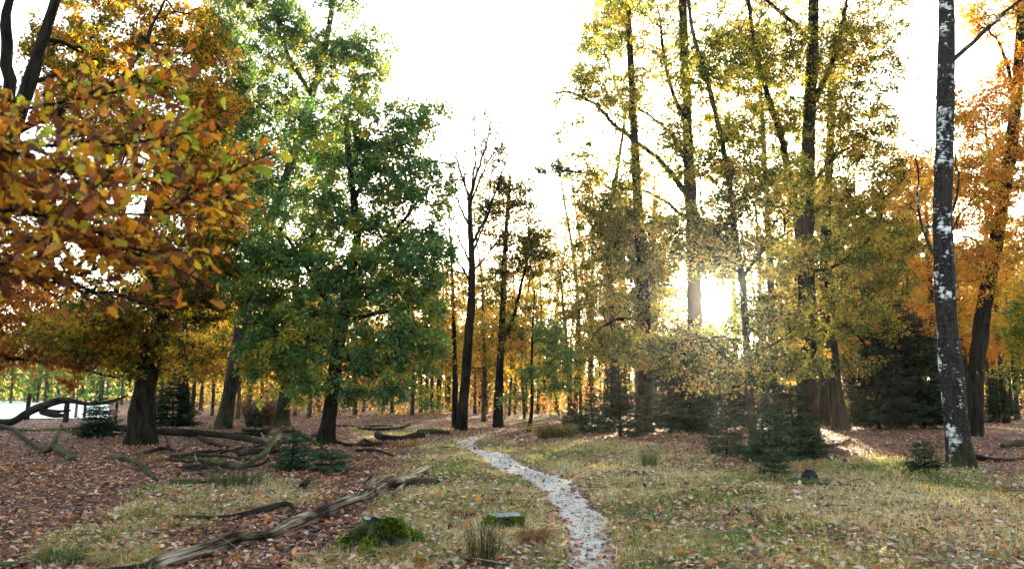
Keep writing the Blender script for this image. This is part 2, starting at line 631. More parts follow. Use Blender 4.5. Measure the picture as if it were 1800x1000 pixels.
def ground_mat():
    m, t = new_mat('forest_floor')
    tc = attr(t, 'tc').outputs['Vector']
    g = attr(t, 'col').outputs['Fac']
    vo = node(t, 'ShaderNodeTexVoronoi', Vector=tc, Scale=11.0)
    vo.inputs['Randomness'].default_value = 1
    sx = node(t, 'ShaderNodeSeparateXYZ', Vector=vo.outputs['Color'])
    lit = ramp(t, sx.outputs[0], [(0.0, (0.02, 0.010, 0.007)), (0.35, (0.085, 0.034, 0.022)), (0.7, (0.17, 0.07, 0.045)), (1.0, (0.28, 0.15, 0.10))])
    n0 = node(t, 'ShaderNodeTexNoise', Vector=tc, Scale=0.9, Detail=5.0)
    lit = node(t, 'ShaderNodeMixRGB', dict(blend_type='MULTIPLY'), i0=0.8, i1=lit,
               i2=ramp(t, n0.outputs[0], [(0.3, (0.5, 0.45, 0.42)), (0.65, (1.1, 1.05, 1.0))])).outputs[0]
    n1 = node(t, 'ShaderNodeTexNoise', Vector=tc, Scale=5.0, Detail=8.0, Roughness=0.7)
    gr = ramp(t, n1.outputs[0], [(0.3, (0.05, 0.05, 0.02)), (0.5, (0.15, 0.125, 0.06)), (0.68, (0.28, 0.21, 0.125))])
    c = node(t, 'ShaderNodeMixRGB', i0=g, i1=lit, i2=gr).outputs[0]
    ed = node(t, 'ShaderNodeTexVoronoi', dict(feature='DISTANCE_TO_EDGE'), Vector=tc, Scale=11.0)
    s = node(t, 'ShaderNodeMath', dict(operation='MULTIPLY_ADD'), i0=sx.outputs[1], i1=0.6, i2=n1.outputs[0])
    bp = node(t, 'ShaderNodeBump', Height=s.outputs[0], Strength=0.8, Distance=0.05)
    d = node(t, 'ShaderNodeBsdfPrincipled', Base_Color=c, Roughness=0.85, Normal=bp.outputs[0])
    d.inputs['Specular IOR Level'].default_value = 0.25
    out(t, d.outputs[0])
    return m


ground = mb.build('ground', ground_mat(), kind='structure')

# path: a sheet lying just above the ground
tt = np.concatenate([np.linspace(-25, 4, 20), np.arange(4.2, PATH[-1, 2], 0.10)])
aa = np.linspace(0, 1, 17)
TT, AA = np.meshgrid(tt, aa, indexing='ij')
l_ = np.interp(tt, PATH[:, 2], PATH[:, 0]) - 0.22 * (vnoise(tt / 0.6, tt * 0, 21) - 0.42) - 0.13 * (vnoise(tt / 0.16, tt * 0, 23) - 0.5)
r_ = np.interp(tt, PATH[:, 2], PATH[:, 1]) + 0.22 * (vnoise(tt / 0.6, tt * 0, 22) - 0.42) + 0.13 * (vnoise(tt / 0.16, tt * 0, 24) - 0.5)
PX = l_[:, None] * (1 - AA) + r_[:, None] * AA
ez = np.minimum(AA, 1 - AA)
PZ = height(PX, TT) + 0.022 - 0.030 * (1 - np.clip(ez / 0.12, 0, 1)) - 0.012 * np.sin(AA * PI)
pv = np.stack([PX, TT, PZ], 2).reshape(-1, 3)
na = len(aa)
i = np.arange(len(tt) - 1)[:, None] * na + np.arange(na - 1)[None]
pf = np.stack([i, i + 1, i + na + 1, i + na], 2).reshape(-1, 4)
mb = MB()
mb.add(pv, pf, 0, pv)
m, t = new_mat('sandy_gravel')
tc = attr(t, 'tc').outputs['Vector']
n1 = node(t, 'ShaderNodeTexNoise', Vector=tc, Scale=2.2, Detail=9.0, Roughness=0.75)
n2 = node(t, 'ShaderNodeTexNoise', Vector=tc, Scale=55.0, Detail=4.0, Roughness=0.7)
c = ramp(t, n1.outputs[0], [(0.30, (0.24, 0.20, 0.16)), (0.43, (0.44, 0.40, 0.345)), (0.65, (0.58, 0.54, 0.475))])
c = node(t, 'ShaderNodeMixRGB', dict(blend_type='MULTIPLY'), i0=0.8, i1=c,
         i2=ramp(t, n2.outputs[0], [(0.35, (0.5, 0.48, 0.46)), (0.6, (1.15, 1.15, 1.15))])).outputs[0]
bp = node(t, 'ShaderNodeBump', Height=n2.outputs[0], Strength=0.7, Distance=0.02)
d = node(t, 'ShaderNodeBsdfPrincipled', Base_Color=c, Roughness=0.9, Normal=bp.outputs[0])
out(t, d.outputs[0])
path = mb.build('path', m, kind='structure')

# frosted meadow beyond the wood's edge on the left
mb = MB()
fx = np.linspace(-190, -20, 60)
fy = np.geomspace(47, 150, 40)
FX, FY = np.meshgrid(fx, fy)
keep = -0.50 * FY
FX = np.minimum(FX, keep + 2 * np.sin(FY * 0.3))
FX = np.stack([np.linspace(-190, k, 60) for k in keep[:, 0]])
FZ = height(FX, FY) + 0.05 + 0.03 * vnoise(FX / 2, FY / 2, 31)
i = np.arange(39)[:, None] * 60 + np.arange(59)[None]
v = np.stack([FX, FY, FZ], 2).reshape(-1, 3)
mb.add(v, np.stack([i, i + 1, i + 61, i + 60], 2).reshape(-1, 4), 0, v)
m, t = new_mat('frosted_meadow')
n1 = node(t, 'ShaderNodeTexNoise', Vector=attr(t, 'tc').outputs['Vector'], Scale=0.6, Detail=8.0)
c = ramp(t, n1.outputs[0], [(0.3, (0.50, 0.62, 0.52)), (0.65, (0.72, 0.80, 0.74))])
d = node(t, 'ShaderNodeBsdfPrincipled', Base_Color=c, Roughness=0.8)
out(t, d.outputs[0])
mb.build('meadow', m, kind='structure')


# ------------------------------------------------------------------ trees
def tree_core(root, base, trunk, trad, limbs, pads, rng, n_clumps, lpc, leaf, clump_r, pal, m_leaf, m_bark, sides=12, flare=1.0, zmin=1.5,
              rough=0.15, hexleaf=False, twig_r=0.006, flat=0.55, sun_gap=None, limb_parts=True, leaf_keep=None):
    base = np.asarray(base, float)
    tp, tr = resample(trunk, trad, 0.25)
    seed = rng.uniform(0, 50)
    mbt = MB()
    below = tp[0] + (tp[0] - tp[1]) * 0.8
    below[2] -= 0.12
    tube(mbt, np.vstack([below, tp]), np.concatenate([[tr[0]], tr]), sides, 0, rough, seed, flare, 0.22 + tr[0] * 0.5)
    tr_o = mbt.build('trunk', m_bark, root, base)
    P = [tp[::2]]
    RR = [tr[::2]]
    PAR = [np.arange(len(tp[::2])) - 1]
    for lp, lr in limbs:
        q, r = resample(lp, lr, 0.25)
        q[1:-1] += rng.normal(0, 0.02, q[1:-1].shape)
        mbl = MB()
        tube(mbl, q, r, 8, 0, rough, rng.uniform(0, 50))
        mbl.build('limb', m_bark, root, base)
        k0 = sum(len(a) for a in P)
        allp = np.concatenate(P)
        j = int(np.argmin(np.linalg.norm(allp - q[0], axis=1)))
        qq = q[2::2]
        P.append(qq)
        RR.append(r[2::2])
        par = np.arange(len(qq)) + k0 - 1
        if len(par):
            par[0] = j
        PAR.append(par)
    P = np.concatenate(P)
    RR = np.concatenate(RR)
    PAR = np.concatenate(PAR)
    n0 = len(P)
    if not pads or n_clumps == 0:
        return
    # clump centres inside the crown's pads
    pc = np.array([p[0] for p in pads])
    pr = np.array([p[1] for p in pads])
    pw = np.array([p[2] for p in pads]) * (pr.prod(1) ** 0.62)
    idx = rng.choice(len(pads), n_clumps, p=pw / pw.sum())
    dirs = nrm(rng.normal(0, 1, (n_clumps, 3)))
    T = pc[idx] + pr[idx] * dirs * (rng.uniform(0.02, 1, (n_clumps, 1)) ** 0.40)
    T = T[T[:, 2] > zmin * 0.6]
    if sun_gap is not None:
        px, py = to_px(T)
        ok = np.hypot(px - 1258, py - 532) > sun_gap
        T = T[ok]
    nT = len(T)
    cap = n0 + nT * 24
    A = np.zeros((cap, 3))
    A[:n0] = P
    plen = np.zeros(cap)
    plen[:n0] = 0.0
    par = np.full(cap, -1)
    par[:n0] = PAR
    cnt = np.zeros(cap)
    okn = np.ones(cap, bool)
    okn[:n0] = P[:, 2] > zmin
    if not okn[:n0].any():
        okn[:n0] = True
    n = n0
    d0 = np.array([np.min(np.linalg.norm(P - q, axis=1)) for q in T])
    chains = []
    for q in T[np.argsort(d0)]:
        dv = A[:n] - q
        d = np.linalg.norm(dv, axis=1)
        cost = d + 0.25 * plen[:n] + 0.9 * np.maximum(0, dv[:, 2] + 0.15 * d)
        cost[~okn[:n]] = 1e9
        j = int(np.argmin(cost))
        L_ = d[j]
        k = int(min(12, max(2, math.ceil(L_ / 0.75))))
        s = np.linspace(0, 1, k + 1)[1:, None]
        up = np.array([0, 0, 1.0])
        side = rng.normal(0, 1, 3) * 0.07 * L_
        pts = A[j] + (q - A[j]) * s + (up * 0.10 * L_ + side) * (4 * s * (1 - s)) + rng.normal(0, 0.035, (k, 3)) * (1 - (s == 1))
        ids = np.arange(n, n + k)
        A[ids] = pts
        par[ids] = np.concatenate([[j], ids[:-1]])
        plen[ids] = plen[j] + L_ * s[:, 0]
        cnt[ids[-1]] += 1
        chains.append((j, ids))
        n += k
    for k in range(n - 1, n0 - 1, -1):
        cnt[par[k]] += cnt[k]
    rad = twig_r * np.maximum(cnt[:n], 1) ** 0.48
    rad[:n0] = RR
    mbb = MB()
    for j, ids in chains:
        pts = np.vstack([A[j], A[ids]])
        r = np.concatenate([[min(rad[j] * 0.85, rad[ids[0]] * 1.25)], rad[ids]])
        r = np.minimum.accumulate(r)
        tube(mbb, pts, r, 3 if r[0] < 0.015 else 5, 0, 0, rng.uniform(0, 50))
    # twigs and leaves
    nt_ = 6
    CR = clump_r * rng.uniform(0.7, 1.3, nT)
    td = rng.normal(0, 1, (nT, nt_, 3))
    td[..., 2] = td[..., 2] * flat + 0.05
    td = nrm(td)
    tl = CR[:, None] * rng.uniform(0.6, 1.25, (nT, nt_))
    ends = T[:, None] + td * tl[..., None]
    # twig geometry: three sided
    st = np.repeat(T[:, None], nt_, 1).reshape(-1, 3)
    en = ends.reshape(-1, 3)
    dd = nrm(en - st)
    u = nrm(np.cross(dd, np.array([0.3, 0.2, 0.93])))
    vv = np.cross(dd, u)
    ang = np.array([0, 2 * PI / 3, 4 * PI / 3])
    ring = np.cos(ang)[None, :, None] * u[:, None] + np.sin(ang)[None, :, None] * vv[:, None]
    V = np.concatenate([st[:, None] + ring * twig_r * 0.9, en[:, None] + ring * twig_r * 0.3], 1)
    b = np.arange(len(st))[:, None] * 6
    fq = np.concatenate([np.stack([b + a0, b + a1, b + a1 + 3, b + a0 + 3], 2) for a0, a1 in ((0, 1), (1, 2), (2, 0))], 1).reshape(-1, 4)
    mbb.add(V.reshape(-1, 3), fq, 0)
    bw = mbb.build('branchwork', M_TWIG, root, base)
    bw['kind'] = 'stuff'
    # leaves
    if lpc <= 0:
        return
    nl = nT * lpc
    ci = np.repeat(np.arange(nT), lpc)
    tj = rng.integers(0, nt_, nl)
    s = rng.uniform(0.1, 1.08, nl) ** 0.8
    pos = T[ci] + td[ci, tj] * (tl[ci, tj] * s)[:, None] + rng.normal(0, 1, (nl, 3)) * (CR[ci] * 0.16)[:, None]
    if leaf_keep is not None:
        sel = rng.uniform(0, 1, nl) < leaf_keep
        pos, ci, tj = pos[sel], ci[sel], tj[sel]
        nl = len(pos)
    if sun_gap is not None:
        px, py = to_px(pos)
        ok = np.hypot(px - 1258, py - 532) > sun_gap - 7
        pos, ci, tj = pos[ok], ci[ok], tj[ok]
        nl = len(pos)
    ax = td[ci, tj] * 0.6 + rng.normal(0, 0.8, (nl, 3)) + np.array([0, 0, -0.25])
    nm = rng.normal(0, 0.7, (nl, 3)) + np.array([0, 0, 1.0])
    bias_c = np.clip(rng.normal(0.5, 0.27, nT), 0, 1)
    col = pick(pal, nl, rng, 0.2, bias_c[ci])
    sc = leaf * np.exp(rng.normal(0, 0.22, nl))
    mbf = MB()
    if hexleaf:
        scatter(mbf, HEX_V, HEX_F, pos, ax, nm, sc, col)
    else:
        scatter(mbf, KITE_V, KITE_F, pos, ax, nm, sc, col)
    mbf.build('crown', m_leaf, root, base, smooth=False)


def px_tree(name, label, D, trunk, dia, pads, n_clumps, lpc, leaf=0.11, clump=0.55, pal=PAL_OLIVE, m_leaf=None, bark=None, limbs=(), top=0.3,
            dr=1.0, seed=0, group=None, cat='tree', **kw):
    rng = np.random.default_rng(1000 + seed)
    n_clumps = int(n_clumps * DENS)
    lpc = int(lpc * DENS2)
    leaf = leaf * LSC
    clump = clump * 0.88
    pads = [(p[0], p[1], p[2] * WX, p[3] * 1.08) + tuple(p[4:]) for p in pads]
    base = at(trunk[0][0], trunk[0][1], D)
    base[2] = float(height(base[0], base[1]))
    tw = [base]
    for p in trunk[1:]:
        dD = p[2] if len(p) > 2 else 0
        tw.append(at(p[0], p[1], D + dD))
    k = D / F
    n = len(tw)
    dl = np.array([np.linalg.norm(np.asarray(q) - base) for q in tw])
    tr = 0.5 * dia * k * (1 - (1 - top) * (dl / dl[-1]) ** 0.9)
    root = thing(name, label, cat, base, group)
    lw = []
    for pts, a, b in limbs:
        q = [at(p[0], p[1], D + (p[2] if len(p) > 2 else 0)) for p in pts]
        lw.append((q, np.linspace(a, b, len(q)) * 0.5 * k))
    pw = []
    for p in pads:
        c = at(p[0], p[1], D + (p[5] if len(p) > 5 else 0))
        rr = 0.5 * (p[2] + p[3]) * k
        pw.append((c, np.array([p[2] * k, min(max(rr * dr, 0.5), 3.5), p[3] * k]), p[4] if len(p) > 4 else 1.0))
    tree_core(root, base, np.array(tw), tr, lw, pw, rng, n_clumps, lpc, leaf, clump, pal, m_leaf or M_LEAF, bark or M_BARK, **kw)
    return root


DENS, DENS2, LSC, WX = 1.7, 0.80, 1.10, 1.10
# --- left side
px_tree('oak_tree', 'leaning dark oak trunk at top left with yellow and orange leaves', 16, [(-150, 830), (-110, 650), (-45, 430), (20, 240), (62, 110), (98, 0), (150, -160)], 46,
        [(250, 40, 140, 110, 1, 1.5), (330, 180, 90, 110, 1, 1), (350, 330, 70, 90, 1, 1), (140, 110, 110, 90, 1, 3), (120, -60, 200, 60, 1, 2.5), (260, 280, 110, 80, 1, 1), (60, 380, 120, 90, 0.6, 3), (170, 200, 120, 80, 1, 2.5), (370, 80, 40, 70, 1, 1)],
        300, 150, 0.085, 0.42, PAL_YELLOW, limbs=[([(20, 240), (130, 180), (230, 130), (290, 0)], 16, 4), ([(-10, 330), (120, 330), (260, 300)], 14, 4), ([(-60, 480), (20, 200, -1), (5, 30, -1.5), (40, -60, -1.5)], 26, 10)],
        seed=1, zmin=3)
px_tree('oak_tree', 'broad oak with thick dark trunk standing on the left leaf litter', 25, [(247, 780), (250, 720), (262, 640), (282, 565), (325, 480), (365, 400), (385, 300)], 44,
        [(330, 470, 90, 70), (250, 540, 130, 60), (390, 380, 60, 80), (360, 270, 60, 70), (180, 590, 110, 55), (300, 620, 90, 35, 0.7), (270, 420, 110, 70), (400, 520, 45, 60), (210, 650, 60, 25, 0.4)],
        300, 130, 0.105, 0.5, PAL_YELLOW[:4] + [(0.05, 0.085, 0.025, 3)], limbs=[([(284, 560), (262, 470), (255, 380), (280, 280)], 24, 6), ([(268, 620), (210, 590), (120, 570)], 14, 4), ([(275, 590), (330, 560), (400, 560)], 13, 4)],
        seed=2, zmin=2.2)
px_tree('copper_tree', 'copper leaved tree hanging low over the frosted meadow at the left', 27, [(-90, 775), (-85, 650), (-60, 500), (-20, 400)], 30,
        [(60, 595, 110, 38), (150, 628, 75, 22), (10, 635, 45, 18, 0.6), (80, 550, 110, 45), (190, 600, 60, 35), (10, 500, 70, 60), (125, 672, 50, 8, 0.25)],
        180, 90, 0.115, 0.5, PAL_COPPER, limbs=[([(-84, 640), (0, 625), (100, 640), (210, 665)], 9, 3), ([(-70, 560), (40, 560), (140, 590)], 9, 3)], seed=3, zmin=2.0)
px_tree('oak_tree', 'large dark green oak left of the path, leaves down to eye level', 25, [(572, 782), (580, 720), (590, 640), (603, 560), (612, 500), (630, 420), (622, 350), (612, 270), (608, 200)], 28,
        [(600, 250, 90, 80), (690, 250, 80, 70), (740, 330, 55, 75), (640, 340, 110, 70), (520, 400, 90, 80), (640, 450, 120, 80), (720, 470, 75, 80), (540, 510, 110, 70),
         (660, 560, 110, 70), (560, 600, 110, 55), (700, 620, 75, 50), (620, 670, 110, 35, 0.8), (480, 620, 60, 55), (450, 500, 60, 70), (720, 695, 50, 22, 0.6), (775, 215, 22, 30, 0.7), (775, 390, 28, 50, 0.8), (500, 690, 40, 30, 0.5)],
        430, 165, 0.105, 0.50, PAL_GREEN, M_GREEN, limbs=[([(600, 575), (560, 500), (520, 440), (490, 400)], 13, 4), ([(610, 505), (650, 455), (700, 400), (745, 340)], 14, 4), ([(595, 620), (540, 590), (470, 580)], 9, 3),
                                                          ([(600, 570), (660, 550), (730, 540)], 9, 3), ([(622, 350), (660, 290), (700, 240), (770, 220)], 10, 3)], seed=4, zmin=2.0, dr=1.1)
px_tree('oak_tree', 'tall green oak with pale leaning trunk behind the broad oaks', 33, [(393, 754), (402, 700), (413, 640), (428, 540), (460, 430), (500, 320), (540, 200), (570, 90), (590, -20), (600, -120)], 26,
        [(470, 130, 90, 90), (560, 60, 90, 80), (430, 240, 80, 90), (520, 220, 100, 80), (610, 140, 60, 60), (440, 380, 70, 90), (570, 320, 80, 70), (400, 60, 60, 60, 0.6), (650, 90, 40, 45, 0.8), (540, -60, 110, 50), (670, 160, 25, 35), (420, 470, 60, 60), (400, 150, 60, 90, 1.4), (410, 330, 60, 80), (480, 20, 60, 70), (410, 20, 50, 70, 1.4), (390, 260, 40, 80, 1.4)],
        450, 140, 0.125, 0.60, PAL_GREEN2, M_GREEN, M_BARK_GREY, limbs=[([(470, 400), (440, 300), (430, 180), (410, 60)], 12, 4), ([(520, 260), (590, 190), (660, 130)], 12, 4), ([(550, 170), (500, 90), (480, 10)], 10, 3)], seed=5, zmin=5)
px_tree('tree', 'tree with green mossy foot behind the fallen branch heap', 36, [(495, 756), (500, 700), (512, 640), (525, 560), (520, 470)], 24,
        [(460, 590, 70, 50), (530, 560, 60, 50), (500, 640, 60, 30, 0.6), (540, 660, 60, 25, 0.5), (440, 650, 40, 30, 0.5)], 120, 90, 0.12, 0.55, PAL_GOLD[:3] + [(0.05, 0.09, 0.02, 2)], bark=M_BARK_GREY, seed=6, zmin=2.5, flare=1.6)
px_tree('tree', 'upright tree half hidden behind the dark spruce at left', 39, [(325, 748), (323, 680), (322, 600), (330, 480)], 22,
        [(340, 590, 80, 50), (310, 640, 60, 30), (370, 640, 50, 30), (330, 500, 80, 60)], 120, 80, 0.13, 0.6, PAL_GOLD, bark=M_BARK_GREY, seed=7, zmin=3)

# --- middle
px_tree('bare_tree', 'bare forked tree standing where the path fades out', 33, [(812, 758), (816, 700), (822, 620), (828, 540), (830, 460), (826, 400), (826, 345)], 20,
        [(820, 290, 40, 60), (860, 260, 35, 60), (840, 200, 30, 20), (885, 300, 20, 50), (800, 330, 20, 50), (860, 450, 25, 40, 0.5), (800, 470, 20, 30, 0.5)], 150, 3, 0.08, 0.8, PAL_GOLD,
        limbs=[([(826, 350), (812, 305), (800, 275), (806, 215)], 5, 1), ([(826, 350), (840, 300), (857, 250), (864, 200)], 6, 1), ([(828, 340), (836, 270), (833, 200)], 4, 1), ([(827, 370), (815, 320), (818, 260), (822, 195)], 4, 1), ([(829, 450), (850, 400), (862, 340), (872, 230)], 5, 1), ([(826, 360), (846, 310), (872, 260), (884, 215)], 4, 1), ([(829, 500), (800, 450), (775, 400), (765, 350)], 4, 1), ([(829, 480), (862, 440), (895, 400), (915, 350)], 4, 1),
               ([(829, 430), (858, 375), (880, 310), (898, 255)], 6, 1), ([(827, 400), (805, 360), (790, 300)], 5, 1), ([(829, 470), (806, 420), (788, 370), (782, 320)], 5, 1)], seed=8, top=0.4, zmin=6, twig_r=0.011, flat=1.5)
px_tree('slim_tree', 'slim dark trunk close to the left of the bare tree', 37, [(800, 748), (800, 680), (799, 600), (797, 540), (795, 480), (790, 400)], 12,
        [(775, 560, 35, 50), (800, 500, 30, 40), (770, 640, 40, 30)], 60, 50, 0.12, 0.5, PAL_GOLD, seed=9, zmin=4)
px_tree('slim_tree', 'slender tree right of the bare tree with olive and orange top', 38, [(874, 750), (877, 680), (881, 600), (885, 520), (887, 440), (892, 370), (897, 310)], 17,
        [(895, 340, 35, 35), (925, 390, 30, 50), (870, 400, 30, 50), (905, 450, 35, 40), (930, 330, 20, 25, 0.6), (850, 600, 40, 40, 0.35), (900, 560, 35, 40, 0.4), (860, 500, 35, 40, 0.4), (945, 440, 30, 50), (850, 350, 25, 50, 0.7)],
        190, 80, 0.11, 0.5, PAL_OLIVE[:3] + [(0.42, 0.17, 0.04, 2)], limbs=[([(882, 600), (902, 565), (915, 510), (928, 450)], 9, 3)], seed=10, zmin=4)
px_tree('sapling', 'thin dark sapling beside the path with dark green side branches', 33, [(929, 759), (936, 715), (934, 650), (936, 580), (940, 510)], 7,
        [(965, 580, 30, 30), (985, 630, 35, 30), (955, 660, 40, 22), (985, 685, 35, 15), (910, 640, 18, 25, 0.4), (900, 700, 25, 10, 0.3)], 85, 70, 0.09, 0.4, PAL_GREEN[:4], M_GREEN, seed=11, zmin=1.5, flare=0.6)
px_tree('pine_tree', 'tall pine with one flat green bough reaching over the sky gap', 48, [(1085, 737), (1080, 640), (1075, 520), (1066, 420), (1085, 300), (1100, 200), (1062, 90)], 13,
        [(985, 298, 45, 9), (1030, 300, 25, 12), (1060, 70, 40, 40), (1040, 120, 30, 30), (1090, 20, 50, 30)], 90, 110, 0.12, 0.55, PAL_PINE, M_GREEN, M_BARK_PINE, limbs=[([(1078, 335), (1040, 305), (990, 300), (940, 306)], 6, 2)], seed=12, zmin=9)

px_tree('golden_tree', 'golden tree in the light behind the bare tree and the sapling', 46, [(850, 735), (852, 650), (850, 560), (845, 480)], 9,
        [(850, 590, 50, 50), (900, 620, 50, 45), (830, 520, 40, 45, 0.7), (920, 560, 35, 45, 0.6), (790, 620, 35, 50, 0.8), (960, 600, 40, 50, 0.5)], 150, 70, 0.12, 0.6, PAL_GOLD, bark=M_BARK_GREY, seed=30, zmin=2.5)
px_tree('golden_tree', 'pale golden tree in front of the bright gap beyond the sapling', 55, [(1003, 727), (1000, 640), (992, 560), (985, 480)], 10,
        [(990, 520, 50, 50, 0.6), (1030, 470, 45, 50, 0.6), (960, 480, 40, 50, 0.5), (1040, 570, 40, 40, 0.6)], 110, 60, 0.13, 0.65, PAL_OLIVE, bark=M_BARK_GREY, seed=31, zmin=4)
px_tree('golden_tree', 'golden green tree filling the gap between the big oak and the thickest trunk', 44, [(1345, 742), (1340, 620), (1335, 480), (1325, 300)], 10,
        [(1330, 420, 70, 60), (1380, 520, 60, 50), (1300, 290, 60, 70), (1390, 240, 60, 70), (1350, 640, 60, 40), (1290, 120, 70, 80), (1160, 540, 60, 50), (1190, 300, 60, 60), (1250, 440, 60, 50, 1.5), (1258, 350, 55, 60, 1.3), (1250, 615, 60, 35, 1.3), (1290, 520, 40, 60), (1215, 530, 30, 60), (1260, 470, 30, 22, 3), (1262, 598, 30, 24, 3), (1285, 450, 22, 40, 3), (1240, 430, 20, 50, 3), (1296, 560, 16, 36, 3), (1262, 575, 26, 18, 3), (1262, 490, 26, 18, 3)], 410, 75, 0.12, 0.6, PAL_OLIVE, bark=M_BARK_GREY, seed=32, zmin=3, sun_gap=24)
# --- right group
DENS, DENS2, LSC, WX = 2.2, 0.80, 0.98, 1.5
px_tree('oak_tree', 'thick dark trunk at the left end of the spruce thicket', 34, [(1135, 757), (1134, 690), (1133, 600), (1130, 500), (1123, 380), (1116, 260), (1110, 140), (1105, 20)], 28,
        [(1075, 400, 65, 55), (1100, 500, 75, 60), (1065, 600, 45, 30), (1125, 610, 55, 35), (1050, 340, 40, 40, 0.7), (1130, 420, 60, 50)], 210, 110, 0.105, 0.52, PAL_OLIVE, seed=13, zmin=3.0,
        limbs=[([(1128, 470), (1090, 440), (1040, 400)], 8, 3), ([(1131, 560), (1080, 560), (1040, 590)], 8, 3)])
px_tree('oak_tree', 'big oak left of the sun with a long limb reaching left', 34, [(1226, 757), (1225, 690), (1224, 620), (1221, 520), (1217, 400), (1212, 300), (1207, 180), (1202, 60), (1198, -60), (1196, -180)], 29,
        [(1090, 110, 70, 60), (1150, 190, 70, 70), (1190, 60, 80, 70), (1120, -60, 130, 70), (1240, -60, 90, 70), (1080, 300, 60, 45), (1130, 380, 60, 50), (990, 165, 40, 35, 0.6), (1010, 250, 40, 35, 0.6), (950, 170, 18, 25, 0.35),
         (1050, 190, 50, 50, 0.6), (1060, 40, 35, 50), (1170, 300, 60, 50, 0.6), (1180, 470, 50, 50), (1150, 600, 60, 40)], 430, 110, 0.105, 0.52, PAL_OLIVE, seed=14, zmin=5, sun_gap=24,
        limbs=[([(1214, 350), (1180, 305), (1150, 270), (1110, 245), (1075, 215), (1050, 185), (1000, 160), (960, 165)], 13, 3), ([(1208, 220), (1185, 170), (1168, 110), (1160, 30)], 10, 4), ([(1212, 300), (1180, 230), (1120, 190)], 9, 3),
               ([(1216, 390), (1150, 340), (1090, 330)], 8, 3)], top=0.4)
px_tree('slim_tree', 'slender pale trunk right of the sun, bending left near its top', 20, [(1328, 800), (1320, 730), (1316, 660), (1312, 590), (1307, 520), (1302, 470), (1290, 400), (1283, 320), (1263, 220), (1240, 130), (1217, 60), (1205, -40)], 17,
        [(1270, 400, 75, 45), (1215, 610, 60, 30), (1300, 640, 60, 35), (1370, 560, 55, 50), (1180, 630, 55, 28), (1370, 640, 50, 30), (1250, 260, 70, 60, 0.7), (1340, 330, 70, 60, 0.8), (1350, 440, 55, 40, 0.8), (1240, 120, 60, 60, 0.7), (1130, 620, 50, 25, 0.7), (1190, 420, 40, 40, 0.6), (1260, 670, 50, 22, 0.6), (1240, 455, 45, 30, 0.8), (1240, 600, 50, 25, 0.8)],
        330, 75, 0.078, 0.36, PAL_OLIVE, bark=M_BARK_GREY, seed=15, zmin=1.8, sun_gap=24, hexleaf=True,
        limbs=[([(1305, 490), (1330, 455), (1352, 430), (1392, 404)], 7, 3), ([(1288, 365), (1262, 325), (1225, 290), (1170, 262)], 5, 1.5), ([(1312, 600), (1270, 590, -0.5), (1200, 600, -1)], 4, 1.5), ([(1314, 680), (1332, 665), (1334, 630), (1330, 610)], 5, 2)])
px_tree('oak_tree', 'thickest dark trunk in the right group with forked high limbs', 27, [(1422, 774), (1420, 700), (1419, 620), (1420, 550), (1416, 470), (1418, 380), (1421, 250), (1427, 120), (1430, 0), (1432, -140), (1434, -240)], 33,
        [(1400, 90, 90, 70), (1500, 110, 70, 70), (1330, 110, 60, 70), (1360, 330, 75, 60), (1480, 310, 75, 70), (1400, 470, 75, 50), (1490, 440, 75, 60), (1400, -90, 150, 80), (1540, 20, 60, 50, 0.7), (1340, 220, 60, 50), (1450, 560, 75, 45),
         (1560, 130, 40, 40, 0.5), (1440, 200, 80, 60), (1340, 560, 50, 45), (1380, 640, 60, 35, 0.7), (1520, 230, 50, 40, 0.6)], 480, 110, 0.095, 0.48, PAL_OLIVE, seed=16, zmin=3.5, sun_gap=24,
        limbs=[([(1414, 465), (1398, 370), (1380, 265), (1350, 170), (1325, 80), (1312, -30)], 16, 7), ([(1425, 190), (1455, 130), (1478, 60), (1492, -20)], 13, 5), ([(1428, 80), (1395, 40), (1345, 0), (1310, -40)], 9, 4),
               ([(1418, 480), (1470, 470), (1520, 430), (1550, 380)], 6, 2), ([(1420, 330), (1470, 270), (1530, 240)], 7, 2)], top=0.45)
px_tree('slim_tree', 'narrower of the twin dark trunks beside the big spruce', 38, [(1450, 750), (1449, 690), (1448, 610), (1447, 510), (1449, 400), (1456, 260), (1460, 100)], 18,
        [(1500, 220, 50, 60), (1440, 330, 50, 60), (1470, 90, 60, 60)], 110, 80, 0.12, 0.55, PAL_GOLD, seed=17, zmin=6)
px_tree('slim_tree', 'thicker of the twin dark trunks, slanting up to the left', 33, [(1480, 758), (1471, 700), (1463, 640), (1457, 570), (1452, 480), (1453, 360), (1462, 220), (1466, 60)], 27,
        [(1510, 570, 50, 35), (1530, 500, 55, 50), (1560, 420, 45, 45), (1500, 390, 50, 50), (1500, 640, 35, 25, 0.5)], 170, 80, 0.11, 0.5, PAL_OLIVE, seed=18, zmin=3.5,
        limbs=[([(1457, 560), (1500, 580), (1530, 620), (1545, 660)], 5, 2), ([(1455, 500), (1500, 530), (1540, 600)], 5, 2)])
px_tree('slim_tree', 'straight pale trunk between the sun and the thickest trunk', 42, [(1368, 745), (1364, 660), (1358, 560), (1352, 450), (1346, 320), (1338, 180), (1332, 40)], 16,
        [(1340, 40, 60, 60), (1330, 170, 50, 50, 0.6), (1370, -50, 80, 50)], 120, 80, 0.12, 0.6, PAL_OLIVE, bark=M_BARK_PINE, seed=19, zmin=8)
px_tree('slim_tree', 'faint straight trunk just right of the sun', 52, [(1297, 733), (1294, 640), (1291, 560), (1288, 460), (1286, 300)], 13, [(1290, 200, 60, 50), (1300, 100, 60, 60)], 70, 70, 0.14, 0.7, PAL_GOLD, bark=M_BARK_PINE, seed=20, zmin=10, sun_gap=24)
